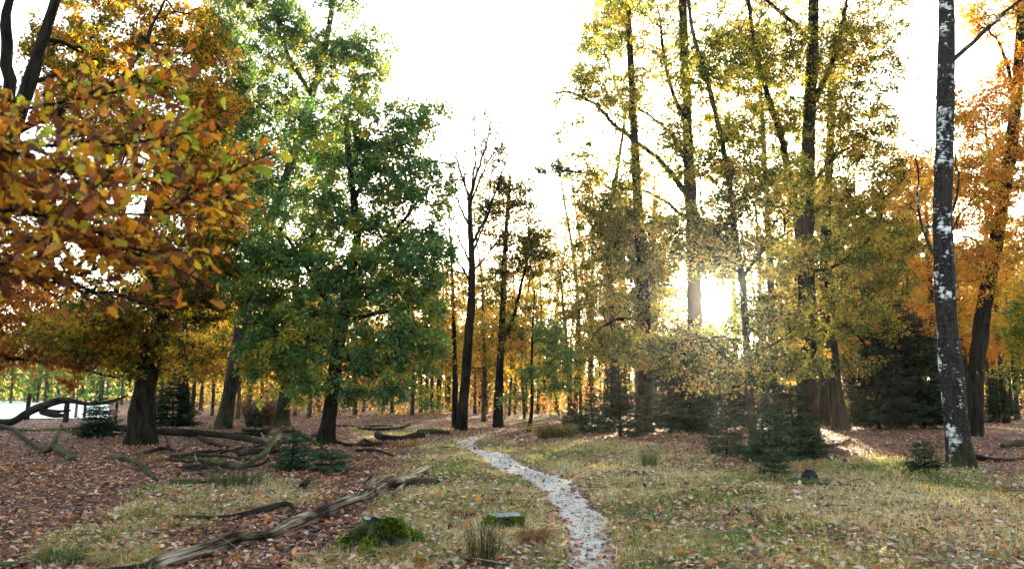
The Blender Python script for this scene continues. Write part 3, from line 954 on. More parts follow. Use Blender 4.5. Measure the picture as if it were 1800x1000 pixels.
px_tree('birch_tree', 'birch with black and white bark in the right foreground', 17.5, [(1692, 818), (1683, 760), (1676, 690), (1668, 600), (1661, 500), (1657, 400), (1659, 300), (1663, 180), (1664, 60), (1663, -80), (1666, -260)], 38,
        [(1770, 20, 50, 40, 0.6), (1690, -120, 110, 60), (1700, 330, 30, 40, 0.15), (1615, 330, 25, 50, 0.15)], 70, 26, 0.06, 0.4, PAL_GOLD, bark=M_BIRCH, seed=21, zmin=3, flare=1.5, rough=0.12, sides=28, top=0.6,
        limbs=[([(1672, 108), (1705, 78), (1745, 42), (1795, 0), (1830, -40)], 10, 4), ([(1652, 460), (1625, 420), (1610, 365), (1613, 310), (1612, 240)], 6, 2), ([(1668, 400), (1680, 360), (1684, 320), (1680, 270)], 6, 2), ([(1664, 420), (1690, 380), (1720, 330)], 4, 1.5)])
px_tree('tree', 'dark trunk leaning right behind the birch with orange leaves', 29, [(1710, 760), (1713, 700), (1719, 630), (1730, 540), (1748, 440), (1765, 340), (1780, 250), (1790, 120), (1798, 0), (1806, -140)], 29,
        [(1750, 300, 60, 60), (1700, 350, 45, 60), (1780, 420, 45, 50), (1720, 200, 55, 55), (1790, 130, 40, 60), (1770, 20, 60, 50), (1600, 330, 45, 50, 0.7), (1690, 460, 40, 50), (1830, 260, 50, 80), (1560, 260, 40, 40, 0.5), (1770, 530, 40, 40, 0.7)],
        300, 100, 0.10, 0.48, PAL_ORANGE, seed=22, zmin=4, top=0.45, limbs=[([(1745, 455), (1715, 420), (1680, 410)], 6, 2), ([(1765, 340), (1730, 320), (1690, 300), (1620, 300)], 7, 2), ([(1786, 180), (1765, 90), (1730, 40)], 8, 3)])
px_tree('tree', 'orange leaved tree directly behind the birch trunk', 42, [(1640, 742), (1642, 640), (1638, 540), (1632, 440), (1625, 330)], 15,
        [(1600, 450, 65, 60), (1700, 480, 60, 60), (1590, 560, 65, 40), (1540, 370, 50, 50), (1740, 590, 45, 40), (1620, 340, 60, 50), (1560, 300, 45, 40, 0.6)], 240, 95, 0.125, 0.6, PAL_ORANGE, bark=M_BARK_GREY, seed=23, zmin=4)
px_tree('young_beech', 'young yellow green beech spray at the right edge', 21, [(1880, 800), (1875, 700), (1865, 600), (1850, 480)], 8,
        [(1795, 580, 30, 35), (1790, 650, 30, 14), (1830, 540, 40, 60), (1840, 640, 40, 60)], 75, 60, 0.08, 0.38, [(0.10, 0.15, 0.02, 2), (0.22, 0.24, 0.03, 2), (0.42, 0.34, 0.04, 1)], M_GREEN, seed=24, zmin=1.5, flat=0.2)


DENS, DENS2, LSC, WX = 1, 1, 1, 1
# --- background forest: prototypes and copies
def proto(name, label, group, h, r, crown, n, lpc, leaf, pal, bark, m_leaf=None, seed=0, lean=0.3, clump=0.7):
    rng = np.random.default_rng(500 + seed)
    root = thing(name, label, 'tree', (0, 0, 0), group)
    zz = np.linspace(0, h, 7)
    tr = np.stack([lean * np.sin(zz * 0.25 + seed) * zz / h + 0.0, lean * np.cos(zz * 0.3) * zz / h, zz], 1)
    tr[:, :2] -= tr[0, :2]
    pads = [(np.array(c[:3], float), np.array(c[3:6], float), 1.0) for c in crown]
    tree_core(root, (0, 0, 0), tr, np.linspace(r, r * 0.3, 7), [], pads, rng, n, lpc, leaf, clump, pal, m_leaf or M_LEAF, bark, sides=9, flare=0.8, zmin=h * 0.2, twig_r=0.009)
    return root


GB = 'trees of the far forest'
PROTO = [
    proto('golden_tree', 'golden leaved tree standing far back in the hazy forest', 'golden trees of the far forest', 15, 0.2, [(0, 0, 8, 2.6, 2.6, 3), (0.5, 0, 12, 2.2, 2.2, 3), (-0.8, 0.4, 5, 2.4, 2.2, 1.5)], 130, 75, 0.15, PAL_GOLD, M_BARK_GREY, seed=1),
    proto('orange_tree', 'orange leaved tree standing far back in the hazy forest', 'orange trees of the far forest', 14, 0.18, [(0, 0, 9, 2.4, 2.4, 4), (1, 0, 5, 2.2, 2, 1.8), (-1, 0.5, 6.5, 2, 2, 2)], 130, 75, 0.15, PAL_ORANGE, M_BARK_GREY, seed=2),
    proto('pine_tree', 'tall straight pine with its green top high up in the far forest', 'tall pines of the far forest', 19, 0.2, [(0, 0, 16.5, 2.2, 2.2, 1.8), (0.8, 0, 14, 1.6, 1.6, 0.8), (0, 0, 18.5, 1.4, 1.4, 1.2)], 75, 110, 0.13, PAL_PINE, M_BARK_PINE, M_GREEN, seed=3, lean=0.5),
    proto('thin_tree', 'thin nearly leafless tree standing far back in the hazy forest', 'thin bare trees of the far forest', 13, 0.13, [(0, 0, 8, 1.6, 1.6, 4), (0, 0, 11, 1.4, 1.4, 2)], 60, 14, 0.14, PAL_ORANGE, M_BARK_GREY, seed=4, lean=0.7),
    proto('olive_tree', 'yellow green tree standing far back in the hazy forest', 'yellow green trees of the far forest', 14, 0.2, [(0, 0, 8.5, 2.8, 2.8, 3.4), (0, 0, 5, 2.6, 2.6, 1.6), (0.4, 0.3, 12, 1.8, 1.8, 2)], 140, 75, 0.15, PAL_OLIVE, M_BARK_GREY, seed=5),
    proto('green_tree', 'dark green tree standing far back behind the left oaks', 'green trees of the far forest', 12, 0.2, [(0, 0, 6.5, 3, 3, 3.2), (0.5, 0, 9.5, 2.2, 2.2, 2)], 130, 80, 0.15, PAL_GREEN2, M_BARK_GREY, M_GREEN, seed=6),
]
# (px at the base, distance, kind, scale)
BGT = [(20, 118, 5, 0.9), (80, 124, 5, 0.8), (130, 120, 4, 0.9), (175, 114, 5, 0.8), (-40, 120, 5, 0.9), (215, 105, 4, 0.9), (-100, 116, 4, .9), (60, 130, 4, .9),
       (285, 62, 4, 0.75), (355, 70, 0, 0.9), (395, 85, 1, 1.0), (440, 60, 0, 0.8), (470, 82, 3, 1.0), (505, 66, 1, 0.85), (545, 54, 0, 0.8), (585, 75, 1, 0.95), (625, 58, 0, 0.85), (655, 80, 3, 1.1),
       (690, 62, 1, 0.85), (725, 52, 0, 0.72), (750, 75, 1, 1.0), (770, 60, 3, 0.9), (785, 90, 0, 1.1),
       (845, 70, 0, 0.85), (860, 95, 1, 1.05), (895, 55, 3, 0.75), (905, 78, 0, 0.8), (922, 50, 3, 0.7), (950, 85, 4, 0.85), (965, 110, 3, 1.1), (1000, 72, 3, 0.85), (1012, 100, 3, 1.0), (1030, 120, 3, 1.2), (1045, 68, 3, 0.95), (1056, 74, 3, 1.0),
       (1098, 62, 2, 0.9), (1110, 90, 3, 1.1), (1160, 60, 4, 0.8), (1180, 95, 3, 1.1), (1205, 75, 2, 1.0), (1330, 70, 2, 1.0), (1345, 100, 3, 1.2), (1395, 62, 2, 1.0), (1400, 85, 4, 1.0),
       (1432, 70, 2, 1.05), (1500, 58, 1, 0.85), (1535, 75, 4, 1.0), (1560, 54, 0, 0.8), (1590, 85, 1, 1.1), (1615, 62, 2, 1.0), (1650, 72, 1, 1.0), (1668, 50, 2, 0.9), (1720, 66, 1, 0.95), (1745, 50, 3, 1.0), (1765, 44, 2, 0.9), (1775, 60, 1, 0.9),
       (1800, 80, 1, 1.0), (1830, 52, 1, 0.9), (1870, 64, 0, 0.9), (1485, 95, 0, 1.1), (1550, 100, 2, 1.2), (1690, 100, 0, 1.1), (1250, 120, 3, 1.1), (1290, 115, 2, 1.0), (1140, 115, 4, 1.0),
       (330, 100, 1, 1.1), (420, 110, 0, 1.2), (520, 105, 1, 1.2), (610, 100, 0, 1.1), (700, 105, 0, 1.15), (820, 110, 1, 1.1), (890, 115, 0, 1.0), (990, 125, 0, .8), (1080, 118, 1, .8), (1420, 118, 0, 1.2), (1620, 115, 1, 1.2), (1770, 112, 0, 1.2),
       (1020, 52, 4, 0.6), (1075, 56, 0, 0.7), (1120, 48, 4, 0.75), (1165, 52, 0, 0.8), (1345, 50, 4, 0.8), (1385, 55, 0, 0.8), (1440, 52, 0, 0.85), (1470, 62, 4, 0.9), (1520, 48, 1, 0.8), (1575, 64, 0, 0.9), (1605, 48, 0, 0.75), (1665, 58, 0, 0.9),
       (1735, 72, 0, 0.9), (1785, 50, 1, 0.85), (1815, 62, 1, 0.9), (1405, 74, 1, 0.9), (265, 50, 4, 0.7), (340, 54, 0, 0.75), (375, 58, 4, 0.7), (420, 52, 0, 0.65), (460, 68, 1, 0.8), (520, 58, 0, 0.65), (560, 64, 4, 0.7), (640, 66, 0, 0.7),
       (675, 54, 1, 0.6), (705, 78, 0, 0.9), (740, 64, 1, 0.75), (760, 55, 0, 0.65), (835, 60, 1, 0.65), (855, 58, 0, 0.6), (905, 66, 1, 0.6), (790, 70, 1, 0.8),
       (1040, 60, 0, 1.15), (1090, 66, 4, 1.25), (1150, 58, 0, 1.2), (1175, 70, 4, 1.3), (1375, 60, 4, 1.3), (1415, 66, 0, 1.3), (1455, 56, 4, 1.25), (1495, 68, 0, 1.3), (1530, 60, 1, 1.2), (1570, 72, 4, 1.35), (1600, 58, 1, 1.2), (1640, 64, 1, 1.25), (1700, 58, 1, 1.2),
       (1750, 62, 1, 1.25), (1790, 70, 0, 1.3), (980, 64, 3, 1.2), (955, 70, 4, 0.95), (1350, 72, 0, 1.25), (875, 62, 4, 0.8), (905, 90, 0, 1.1), (925, 58, 0, 0.62), (1010, 58, 3, 1.45), (1032, 66, 3, 1.5), (1062, 60, 3, 1.55), (975, 72, 3, 1.35), (945, 60, 3, 1.15), (770, 62, 3, 1.2), (850, 64, 3, 1.3)]
BGT = [(a, b, 3 if (1150 < a < 1400 and b > 48) else c, d) for a, b, c, d in BGT if not (1190 < a < 1330)]
rb = random.Random(5)
LM = [(-300, 'the left frame edge'), (247, 'the thick left oak'), (393, 'the pale oak'), (495, 'the mossy trunk'), (572, 'the green oak'), (812, 'the bare forked tree'), (874, 'the slender tree'),
      (932, 'the sapling'), (1085, 'the flat boughed pine'), (1135, 'the first thicket trunk'), (1226, 'the sunlit oak'), (1328, 'the pale trunk'), (1422, 'the thickest trunk'), (1480, 'the twin dark trunks'),
      (1583, 'the tallest spruce'), (1690, 'the birch'), (1712, 'the leaning trunk'), (2100, 'the right frame edge')]
KD = ['golden tree', 'orange tree', 'high topped pine', 'thin bare tree', 'yellow green tree', 'green tree']


def gap(px):
    for a, b in zip(LM[:-1], LM[1:]):
        if a[0] <= px < b[0]:
            return a[1], b[1]


BG_LABEL = {}
cells = {}
for q, e in enumerate(BGT):
    cells.setdefault((e[2], gap(e[0])), []).append(q)
for (k_, (ga, gb)), qs in cells.items():
    where = 'far behind, between %s and %s' % (ga, gb)
    qs = sorted(qs, key=lambda q: BGT[q][0])
    if len(qs) == 1:
        words_ = ['only']
    elif len(qs) == 2:
        words_ = ['left', 'right']
    else:
        words_ = ['leftmost'] + ['second', 'third', 'fourth', 'fifth', 'sixth', 'seventh', 'eighth', 'ninth', 'tenth', 'eleventh', 'twelfth'][:len(qs) - 2] + ['rightmost']
    for w_, q in zip(words_, qs):
        BG_LABEL[q] = '%s %s %s' % (w_, KD[k_], where)
used = set()
for q_, (px, D, k, s) in enumerate(BGT):
    p = at(px, 690, D)
    z = float(height(p[0], p[1])) - 0.05
    s2 = s * rb.uniform(0.92, 1.08)
    if k not in used:
        used.add(k)
        o = PROTO[k]
        o['label'] = BG_LABEL[q_]
        o.location = (p[0], p[1], z)
        o.rotation_euler = (0, 0, rb.uniform(0, 6.3))
        o.scale = (s2, s2, s * rb.uniform(0.95, 1.1))
    else:
        copy_tree(PROTO[k], (p[0], p[1], z), rb.uniform(0, 6.3), (s2, s2, s * rb.uniform(0.95, 1.1)), BG_LABEL[q_])

# far woodland: one mass of trunks and leaves that nobody could count
rng = np.random.default_rng(77)
mb = MB()
for k in range(420):
    D = rng.uniform(125, 200)
    x = rng.uniform(-0.85, 0.85) * D
    h_ = rng.uniform(9, 17)
    b_ = np.array([x, D, -0.2])
    tube(mb, np.array([b_, b_ + [rng.normal(0, .3), 0, h_ * .5], b_ + [rng.normal(0, .6), 0, h_]]), np.array([.22, .16, .05]) * rng.uniform(.7, 1.3), 5, 0, seed=k)
nl = 66000
D = rng.uniform(125, 205, nl)
xx = rng.uniform(-0.85, 0.85, nl) * D
hz = rng.beta(1.1, 1.5, nl) * (7 + 9 * vnoise(xx / 9, D / 30, 41))
az = np.abs(xx / D - math.tan(SUN_AZ)) < 0.13
hz = np.where(az, hz * 0.35, hz)
g_ = vnoise(xx / 14, D / 14, 43)
cc = pick(PAL_OLIVE + PAL_GREEN2[:3], nl, rng, 0.25, g_)
scatter(mb, KITE_V, KITE_F, np.stack([xx, D, hz + 0.3], 1), rng.normal(0, 1, (nl, 3)), rng.normal(0, 1, (nl, 3)), rng.uniform(0.6, 1.15, nl), cc, 1)
mb.build('far_woodland', [M_BARK_GREY, M_LEAF], kind='stuff', smooth=False)


# unseen wood added behind and beside the camera to hold back frontal skylight
rng = np.random.default_rng(78)
mb = MB()
for k in range(60):
    a = rng.uniform(math.radians(62), math.radians(298))
    r_ = rng.uniform(17, 48)
    b_ = np.array([math.sin(a) * r_, math.cos(a) * r_, -0.2])
    if b_[1] > -8 and abs(b_[0]) < 0.9 * (b_[1] + 12):
        continue
    h_ = rng.uniform(10, 16)
    tube(mb, np.array([b_, b_ + [rng.normal(0, .3), 0, h_ * .5], b_ + [rng.normal(0, .6), 0, h_]]), np.array([.26, .18, .05]) * rng.uniform(.7, 1.3), 6, 0, seed=k)
nl = 17000
a = rng.uniform(math.radians(62), math.radians(298), nl)
r_ = rng.uniform(17, 48, nl)
xx, D = np.sin(a) * r_, np.cos(a) * r_
hz = rng.beta(1.4, 1.4, nl) * (9 + 7 * vnoise(xx / 7, D / 7, 45))
ok = ~((D > -8) & (np.abs(xx) < 0.9 * (D + 12))) & (vnoise(xx / 3 + hz, D / 3 + hz * 0.7, 46) > 0.3)
xx, D, hz = xx[ok], D[ok], hz[ok]
nl = len(xx)
cc = pick(PAL_OLIVE + PAL_GREEN2[:3] + PAL_ORANGE[1:3], nl, rng, 0.25, vnoise(xx / 8, D / 8, 47))
scatter(mb, KITE_V, KITE_F, np.stack([xx, D, hz + 0.6], 1), rng.normal(0, 1, (nl, 3)), rng.normal(0, 1, (nl, 3)), rng.uniform(0.4, 0.8, nl), cc, 1)
mb.build('unseen_woodland', [M_BARK_GREY, M_LEAF], kind='stuff', smooth=False)

# low undergrowth between the far trunks
nl = 84000
D = rng.uniform(52, 125, nl)
xx = rng.uniform(-0.80, 0.80, nl) * D
ok = (xx / D > -0.46) & (vnoise(xx / 4, D / 5, 71) > 0.36)
D, xx = D[ok], xx[ok]
nl = len(D)
hz = rng.beta(1.1, 1.7, nl) * (1.1 + (3.0 + 4.5 * (xx / D < 0.03)) * vnoise(xx / 5, D / 6, 72))
cc = pick(PAL_GOLD[1:] + [(0.22, 0.10, 0.06, 4), (0.30, 0.16, 0.09, 3), (0.08, 0.09, 0.03, 3)], nl, rng, 0.25, vnoise(xx / 6, D / 8, 73))
mb = MB()
scatter(mb, KITE_V, KITE_F, np.stack([xx, D, hz + 0.05], 1), rng.normal(0, 1, (nl, 3)), rng.normal(0, 1, (nl, 3)), rng.uniform(0.14, 0.34, nl), cc)
mb.build('undergrowth', M_LEAF, kind='stuff', smooth=False)


# ------------------------------------------------------------------ spruces
def spruce(label, px, py, hpx, wpx, seed, dens=1.0, low=0.08, group=None, name='spruce', tint=1.0, D=None):
    rng = np.random.default_rng(300 + seed)
    D = D or gd(py)
    k = D / F
    base = at(px, py, D)
    base[2] = float(height(base[0], base[1]))
    H = hpx * k
    W = wpx * k * 0.5
    root = thing(name, label, 'spruce', base, group)
    mbt = MB()
    zz = np.linspace(-0.05, H, 8)
    tube(mbt, base + np.stack([0.02 * np.sin(zz * 3), 0 * zz, zz], 1), np.linspace(0.018 * H + 0.006, 0.004, 8), 6, 0, 0, seed)
    mbt.build('trunk', M_TWIG, root, base)
    mbf = MB()
    nw = int((6 + H * 3.6) * dens)
    P, Ax, Sc, Nn = [], [], [], []
    mbr = MB()
    for q in range(nw):
        f = low + (0.97 - low) * (q + rng.uniform(-.3, .3)) / nw
        f = min(max(f, low), 0.985)
        z = H * f
        nb = rng.integers(5, 8)
        a0 = rng.uniform(0, 6.28)
        for b in range(nb):
            a = a0 + b * 6.28 / nb + rng.normal(0, 0.2)
            Lb = W * ((1 - f) ** 0.75) * rng.uniform(0.65, 1.2) + 0.05
            droop = rng.uniform(-0.05, 0.30) - 0.35 * f
            m_ = max(3, int(Lb / 0.055))
            s = np.linspace(0.12, 1, m_)
            d2 = np.array([math.cos(a), math.sin(a), 0])
            up = -droop * s + 0.25 * s ** 2 * 0.6
            pts = base + np.array([0, 0, z]) + d2 * (s * Lb)[:, None] + np.stack([0 * s, 0 * s, up * Lb], 1)
            sd = np.array([-math.sin(a), math.cos(a), 0])
            tl = np.minimum(0.5 * Lb * (1.05 - s) + 0.07, 0.45) * rng.uniform(0.7, 1.3, m_)
            tube(mbr, np.vstack([base + [0, 0, z], pts[-1]]), np.array([0.006 + 0.006 * Lb, 0.002]), 3, 0)
            for sg in (-1, 1):
                axd = d2[None] * 0.75 + sd[None] * sg * 0.8 + rng.normal(0, 0.22, (m_, 3)) - [0, 0, 0.12]
                P.append(pts + rng.normal(0, 0.02, (m_, 3)))
                Ax.append(axd)
                Sc.append(np.stack([tl, 0.045 + 0.11 * tl, np.full(m_, 0.10)], 1))
                Nn.append(rng.normal(0, 0.55, (m_, 3)) + [0, 0, 1])
            P.append(pts[-1:])
            Ax.append(d2[None] + [[0, 0, 0.2]])
            Sc.append(np.array([[0.10, 0.05, 0.05]]))
            Nn.append(np.array([[0, 0, 1.0]]))
    P.append(base[None] + [[0, 0, H * 0.93]])
    Ax.append(np.array([[0, 0, 1.0]]))
    Sc.append(np.array([[H * 0.1, 0.05, 0.05]]))
    Nn.append(np.array([[0, 1.0, 0]]))
    P, Ax, Sc, Nn = map(np.concatenate, (P, Ax, Sc, Nn))
    # comb-like twig: five needles each side, seen as a feathered strip
    c = pick([(0.006 * tint, 0.024 * tint, 0.014 * tint, 2), (0.013 * tint, 0.038 * tint, 0.021 * tint, 2), (0.03 * tint, 0.065 * tint, 0.026 * tint, 1)], len(P), rng, 0.2)
    tv = [[0, 0, 0]]
    tf = []
    tv = []
    for j in range(3):
        x0 = j / 3
        for sg in (-1, 1):
            b0 = len(tv)
            tv += [[x0, 0, 0], [x0 + 0.26, 0, 0], [x0 + 0.40, sg * 0.62, 0.12]]
            tf.append([b0, b0 + 1, b0 + 2])
    scatter(mbf, np.array(tv, float), np.array(tf), P, Ax, Nn, Sc, c)
    mbr.build('branchwork', M_TWIG, root, base)['kind'] = 'stuff'
    mbf.build('foliage', M_NEEDLE, root, base, smooth=False)
    return root


SPR = [
    ('small bushy spruce between the forked dead branch and left oak', 172, 772, 72, 90, 0.9, 1.0),
    ('dark spruce just right of the thick left oak trunk', 302, 752, 100, 120, 1.0, 1.0),
    ('small dark spruce in front of the fallen branch heap', 512, 832, 72, 66, 0.7, 1.6),
    ('low spreading spruce at the foot of the green oak', 580, 834, 40, 95, 0.6, 1.6),
    ('tiny spruce by the mossy footed tree', 447, 766, 50, 60, 0.8, 1.0),
    ('small spruce at the left end of the thicket beside the pale glade', 1040, 762, 75, 75, 1.0, 1.0),
    ('bushy spruce in front of the thicket, left of the thick trunk', 1090, 770, 150, 110, 1.0, 0.9),
    ('low spruce shrub at the thicket edge nearest the sapling', 1005, 760, 40, 70, 1.0, 1.0),
    ('dark spruce between the two thick trunks of the thicket', 1180, 762, 150, 140, 1.0, 0.7),
    ('spruce just behind the trunk left of the sun', 1215, 764, 190, 150, 1.0, 0.7),
    ('dark spruce straight below the sun', 1268, 752, 170, 150, 1.0, 0.7),
    ('bluish green spruce in front of the slender pale trunk', 1278, 810, 90, 84, 0.9, 1.2),
    ('wide spruce at the foot of the thickest trunk', 1395, 796, 135, 120, 1.0, 0.9),
    ('young bright spruce beside the slender pale trunk', 1352, 816, 125, 110, 1.0, 1.35),
    ('low spruce on the right of the thickest trunk foot', 1422, 806, 66, 90, 0.9, 1.2),
    ('tiny single stemmed spruce seedling on the leaf strewn grass', 1362, 846, 55, 58, 0.9, 1.35),
    ('spruce behind the thickest trunk', 1340, 755, 160, 160, 1.0, 0.7),
    ('left spruce of the tall dark clump near the birch', 1545, 758, 190, 170, 1.0, 0.7),
    ('tallest spruce of the dark clump near the birch', 1583, 754, 250, 170, 1.0, 0.7),
    ('spruce of the dark clump touching the birch trunk', 1625, 756, 205, 160, 1.0, 0.7),
    ('small sparse spruce seedling left of the birch foot', 1626, 838, 60, 75, 0.8, 1.0),
    ('distant spruce right of the leaning trunk', 1757, 742, 90, 70, 1.0, 0.8),
]
for q, (lab, px, py, hp, wp, de, ti) in enumerate(SPR):
    spruce(lab, px, py, hp, wp, q, de, 0.25 if 'seedling' in lab else 0.06, 'young spruces under the trees', tint=ti)


# ------------------------------------------------------------------ fallen wood
def log(name, label, pts, mat, seed, cat='log', rough=0.16, sides=14, side_stubs=(), group=None, step=0.12, lift=0.0):
    """pts: (px, py, dia_px, height_m): ground contact row py, centre raised by its radius plus height"""
    W_, R_ = [], []
    for px, py, dp, hh in pts:
        D = gd(py)
        p = at(px, py, D)
        r = dp * D / F * 0.5 * (0.78 if D > 14 else 1.0)
        z = float(height(p[0], p[1])) + r * 0.75 + hh
        W_.append([p[0], p[1], z])
        R_.append(r)
    W_ = np.array(W_)
    base = W_[0].copy()
    base[2] = float(height(base[0], base[1]))
    q, r = resample(W_, R_, step)
    mb = MB()
    tube(mb, q, r, sides, 0, rough, seed, cap=True)
    root = thing(name, label, cat, base, group)
    mb.build('stem', mat, root, base)
    for st in side_stubs:
        w2, r2 = [], []
        for px, py, dp, hh in st:
            D = gd(py)
            p = at(px, py, D)
            rr = dp * D / F * 0.5
            w2.append([p[0], p[1], float(height(p[0], p[1])) + rr * 0.75 + hh])
            r2.append(rr)
        q2, r3 = resample(w2, r2, step)
        mb = MB()
        tube(mb, q2, r3, 8, 0, rough, seed + 3, cap=True)
        mb.build('side_branch', mat, root, base)
    return root


GL = 'dead branches in the heap under the oaks'
log('fallen_log', 'long weathered log lying diagonally in the left foreground', [(170, 1006, 26, -0.02), (250, 1000, 24, -0.03), (310, 984, 26, 0), (365, 968, 23, 0), (420, 950, 25, 0), (470, 943, 20, -0.02), (505, 930, 23, 0), (560, 913, 22, 0), (610, 899, 23, 0), (640, 892, 19, -0.01), (662, 879, 26, 0.0), (700, 862, 26, 0.0), (728, 852, 23, 0.02), (752, 843, 17, 0.05)],
    M_WOOD, 1.3, rough=0.36, sides=20, step=0.07, side_stubs=[[(640, 878, 12, 0.1), (655, 872, 5, 0.26)], [(520, 918, 9, 0.08), (512, 915, 4, 0.2)]])
log('mossy_branch', 'short mossy branch beside the far end of the long log', [(690, 866, 13, 0), (720, 862, 15, 0), (750, 859, 14, 0), (772, 857, 8, 0)], M_WOOD_M, 2.2)
log('forked_stick', 'grey forked stick leaning on the long log end', [(690, 884, 8, 0), (705, 868, 9, 0.02), (725, 858, 10, 0.04), (748, 853, 8, 0.02)], M_WOOD, 3.2, 'stick', side_stubs=[[(712, 864, 7, .03), (735, 850, 5, .06), (752, 846, 4, .06)]])
log('fallen_branch', 'thin dark branch lying on the dry grass behind the log', [(308, 912, 10, 0), (360, 914, 9, 0), (410, 913, 10, 0), (450, 909, 13, 0.02), (490, 903, 11, 0.05), (510, 900, 9, 0.08), (519, 908, 4, 0.0)], M_WOOD_D, 4.1, 'branch')
log('twig', 'thin stick lying between the log and the mossy stump', [(505, 940, 6, 0), (560, 944, 5, 0), (610, 945, 4, 0)], M_WOOD_D, 4.7, 'stick')
log('twig', 'thin dark stick touching the underside of the long log', [(548, 930, 6, 0), (590, 924, 6, 0), (618, 920, 5, 0)], M_WOOD_D, 4.9, 'stick')
log('log_stub', 'short cut stub of wood on the grass left of the log end', [(531, 863, 13, 0), (544, 850, 13, 0)], M_WOOD_D, 5.3)
log('fallen_log', 'long black fallen trunk behind the thick left oak', [(190, 766, 12, 0.2), (250, 770, 15, 0.12), (330, 773, 16, 0.08), (400, 776, 14, 0.12), (440, 782, 14, 0.1), (480, 790, 10, 0.05)], M_WOOD_D, 6.1, sides=12)
log('fallen_branch', 'dark branch curving down from the black fallen trunk', [(350, 778, 11, 0.1), (380, 788, 9, 0.05), (420, 793, 6, 0)], M_WOOD_D, 6.6, 'branch', group=GL)
log('mossy_branch', 'bright arched branch with green mossy lower end in the heap', [(415, 826, 8, 0), (442, 819, 11, 0.05), (466, 809, 12, 0.14), (480, 800, 13, 0.34), (495, 792, 12, 0.50), (515, 788, 11, 0.42), (540, 790, 9, 0.26), (575, 796, 6, 0.05)], M_WOOD_M, 7.3, side_stubs=[[(515, 786, 9, .3), (545, 800, 7, .12), (578, 806, 4, 0.02)]])
log('fallen_branch', 'low branch at the front of the heap, green at its left end', [(300, 850, 12, 0), (345, 851, 12, 0), (390, 849, 11, 0), (440, 846, 8, 0)], M_WOOD_M, 8.1, 'branch')
log('fallen_branch', 'pale split branch in the middle of the heap', [(318, 838, 10, 0), (350, 836, 11, 0.02), (385, 833, 9, 0.02)], M_WOOD, 8.8, 'branch')
log('fallen_branch', 'dark branch lying on the heap beside the bright arched branch', [(352, 816, 11, 0.04), (380, 822, 15, 0.05), (408, 828, 17, 0.05), (424, 830, 14, 0.04)], M_WOOD_M, 9.4, 'branch')
log('fallen_branch', 'dark sticks end crossing the back of the heap', [(300, 806, 10, 0), (345, 803, 9, 0.03), (400, 806, 10, 0), (440, 812, 8, 0)], M_WOOD_D, 9.9, 'branch')
log('fallen_branch', 'rough branch between the arched branch and the oak foot', [(322, 826, 12, 0), (360, 828, 13, 0.02), (400, 838, 10, 0)], M_WOOD_D, 10.2, 'branch')
log('fallen_branch', 'mossy crooked branch on the litter left of the heap', [(186, 806, 9, 0), (210, 812, 12, 0.03), (240, 818, 9, 0.03), (255, 830, 11, 0.02), (275, 846, 7, 0)], M_WOOD_M, 10.8, 'branch', side_stubs=[[(238, 818, 6, .05), (250, 808, 4, .2)]])
log('fallen_branch', 'mossy Y shaped branch on the dark litter at far left', [(70, 796, 8, 0.0), (95, 792, 14, 0.05), (110, 800, 18, 0.05), (128, 812, 13, 0)], M_WOOD_M, 11.5, 'branch', side_stubs=[[(92, 792, 9, .1), (100, 782, 7, .3), (106, 776, 5, .45)]])
log('fallen_branch', 'dead branch slanting down from the left frame edge', [(-20, 750, 11, 0.15), (20, 764, 9, 0.1), (50, 782, 8, 0.05), (78, 795, 7, 0)], M_WOOD_D, 11.9, 'branch')
log('dead_limb', 'big forked dead limb arching before the frosted meadow', [(-40, 757, 15, 0.1), (20, 757, 16, 0.35), (55, 755, 17, 0.8), (95, 752, 15, 1.15), (120, 752, 11, 1.2), (150, 752, 8, 1.05), (190, 753, 8, 1.1), (220, 752, 4, 1.4)], M_WOOD_D, 12.6, 'branch',
    side_stubs=[[(70, 755, 11, .75), (92, 755, 11, .62), (108, 755, 7, .6)], [(80, 755, 6, .85), (100, 754, 5, .8), (122, 753, 3, .82)]])
log('fallen_log', 'dark mossy trunk lying low along the meadow edge', [(0, 754, 9, 0), (60, 757, 11, -0.03), (140, 759, 12, 0), (215, 762, 12, 0)], M_WOOD_M, 13.1)
log('fallen_log', 'pale log end lying left of the bare tree', [(735, 763, 13, 0), (760, 764, 14, 0), (790, 764, 9, 0)], M_WOOD_M, 13.7)
log('fallen_log', 'dark knobby log joining the pale log end', [(664, 773, 17, 0.08), (676, 777, 14, 0.02), (705, 774, 11, 0), (733, 770, 15, 0.03), (742, 768, 15, 0.02)], M_WOOD_D, 14.2)
log('fallen_branch', 'straight dark branch behind the knobby log', [(628, 760, 6, 0), (660, 759, 7, 0), (700, 757, 7, 0), (722, 752, 4, 0.1)], M_WOOD_D, 14.9, 'branch')
log('fallen_branch', 'thin long branch lying farthest back on the lit litter', [(585, 752, 4, 0), (630, 752, 5, 0), (690, 751, 4, 0)], M_WOOD_D, 15.1, 'branch')
log('fallen_branch', 'low dark branch spreading right from the green oak foot', [(585, 778, 8, 0.02), (610, 785, 9, 0), (650, 785, 8, 0.05), (690, 779, 7, 0)], M_WOOD_D, 15.6, 'branch', side_stubs=[[(625, 787, 6, .03), (640, 782, 6, .12), (670, 787, 3, 0)]])
log('fallen_branch', 'dark branch on the litter halfway to the grass mound', [(625, 795, 7, 0), (660, 795, 7, 0.02), (695, 801, 4, 0)], M_WOOD_D, 16.0, 'branch')
log('fallen_branch', 'dark branch rising behind the green oak foot', [(520, 784, 10, 0), (545, 776, 10, 0.1), (566, 770, 9, 0.15)], M_WOOD_D, 16.4, 'branch')
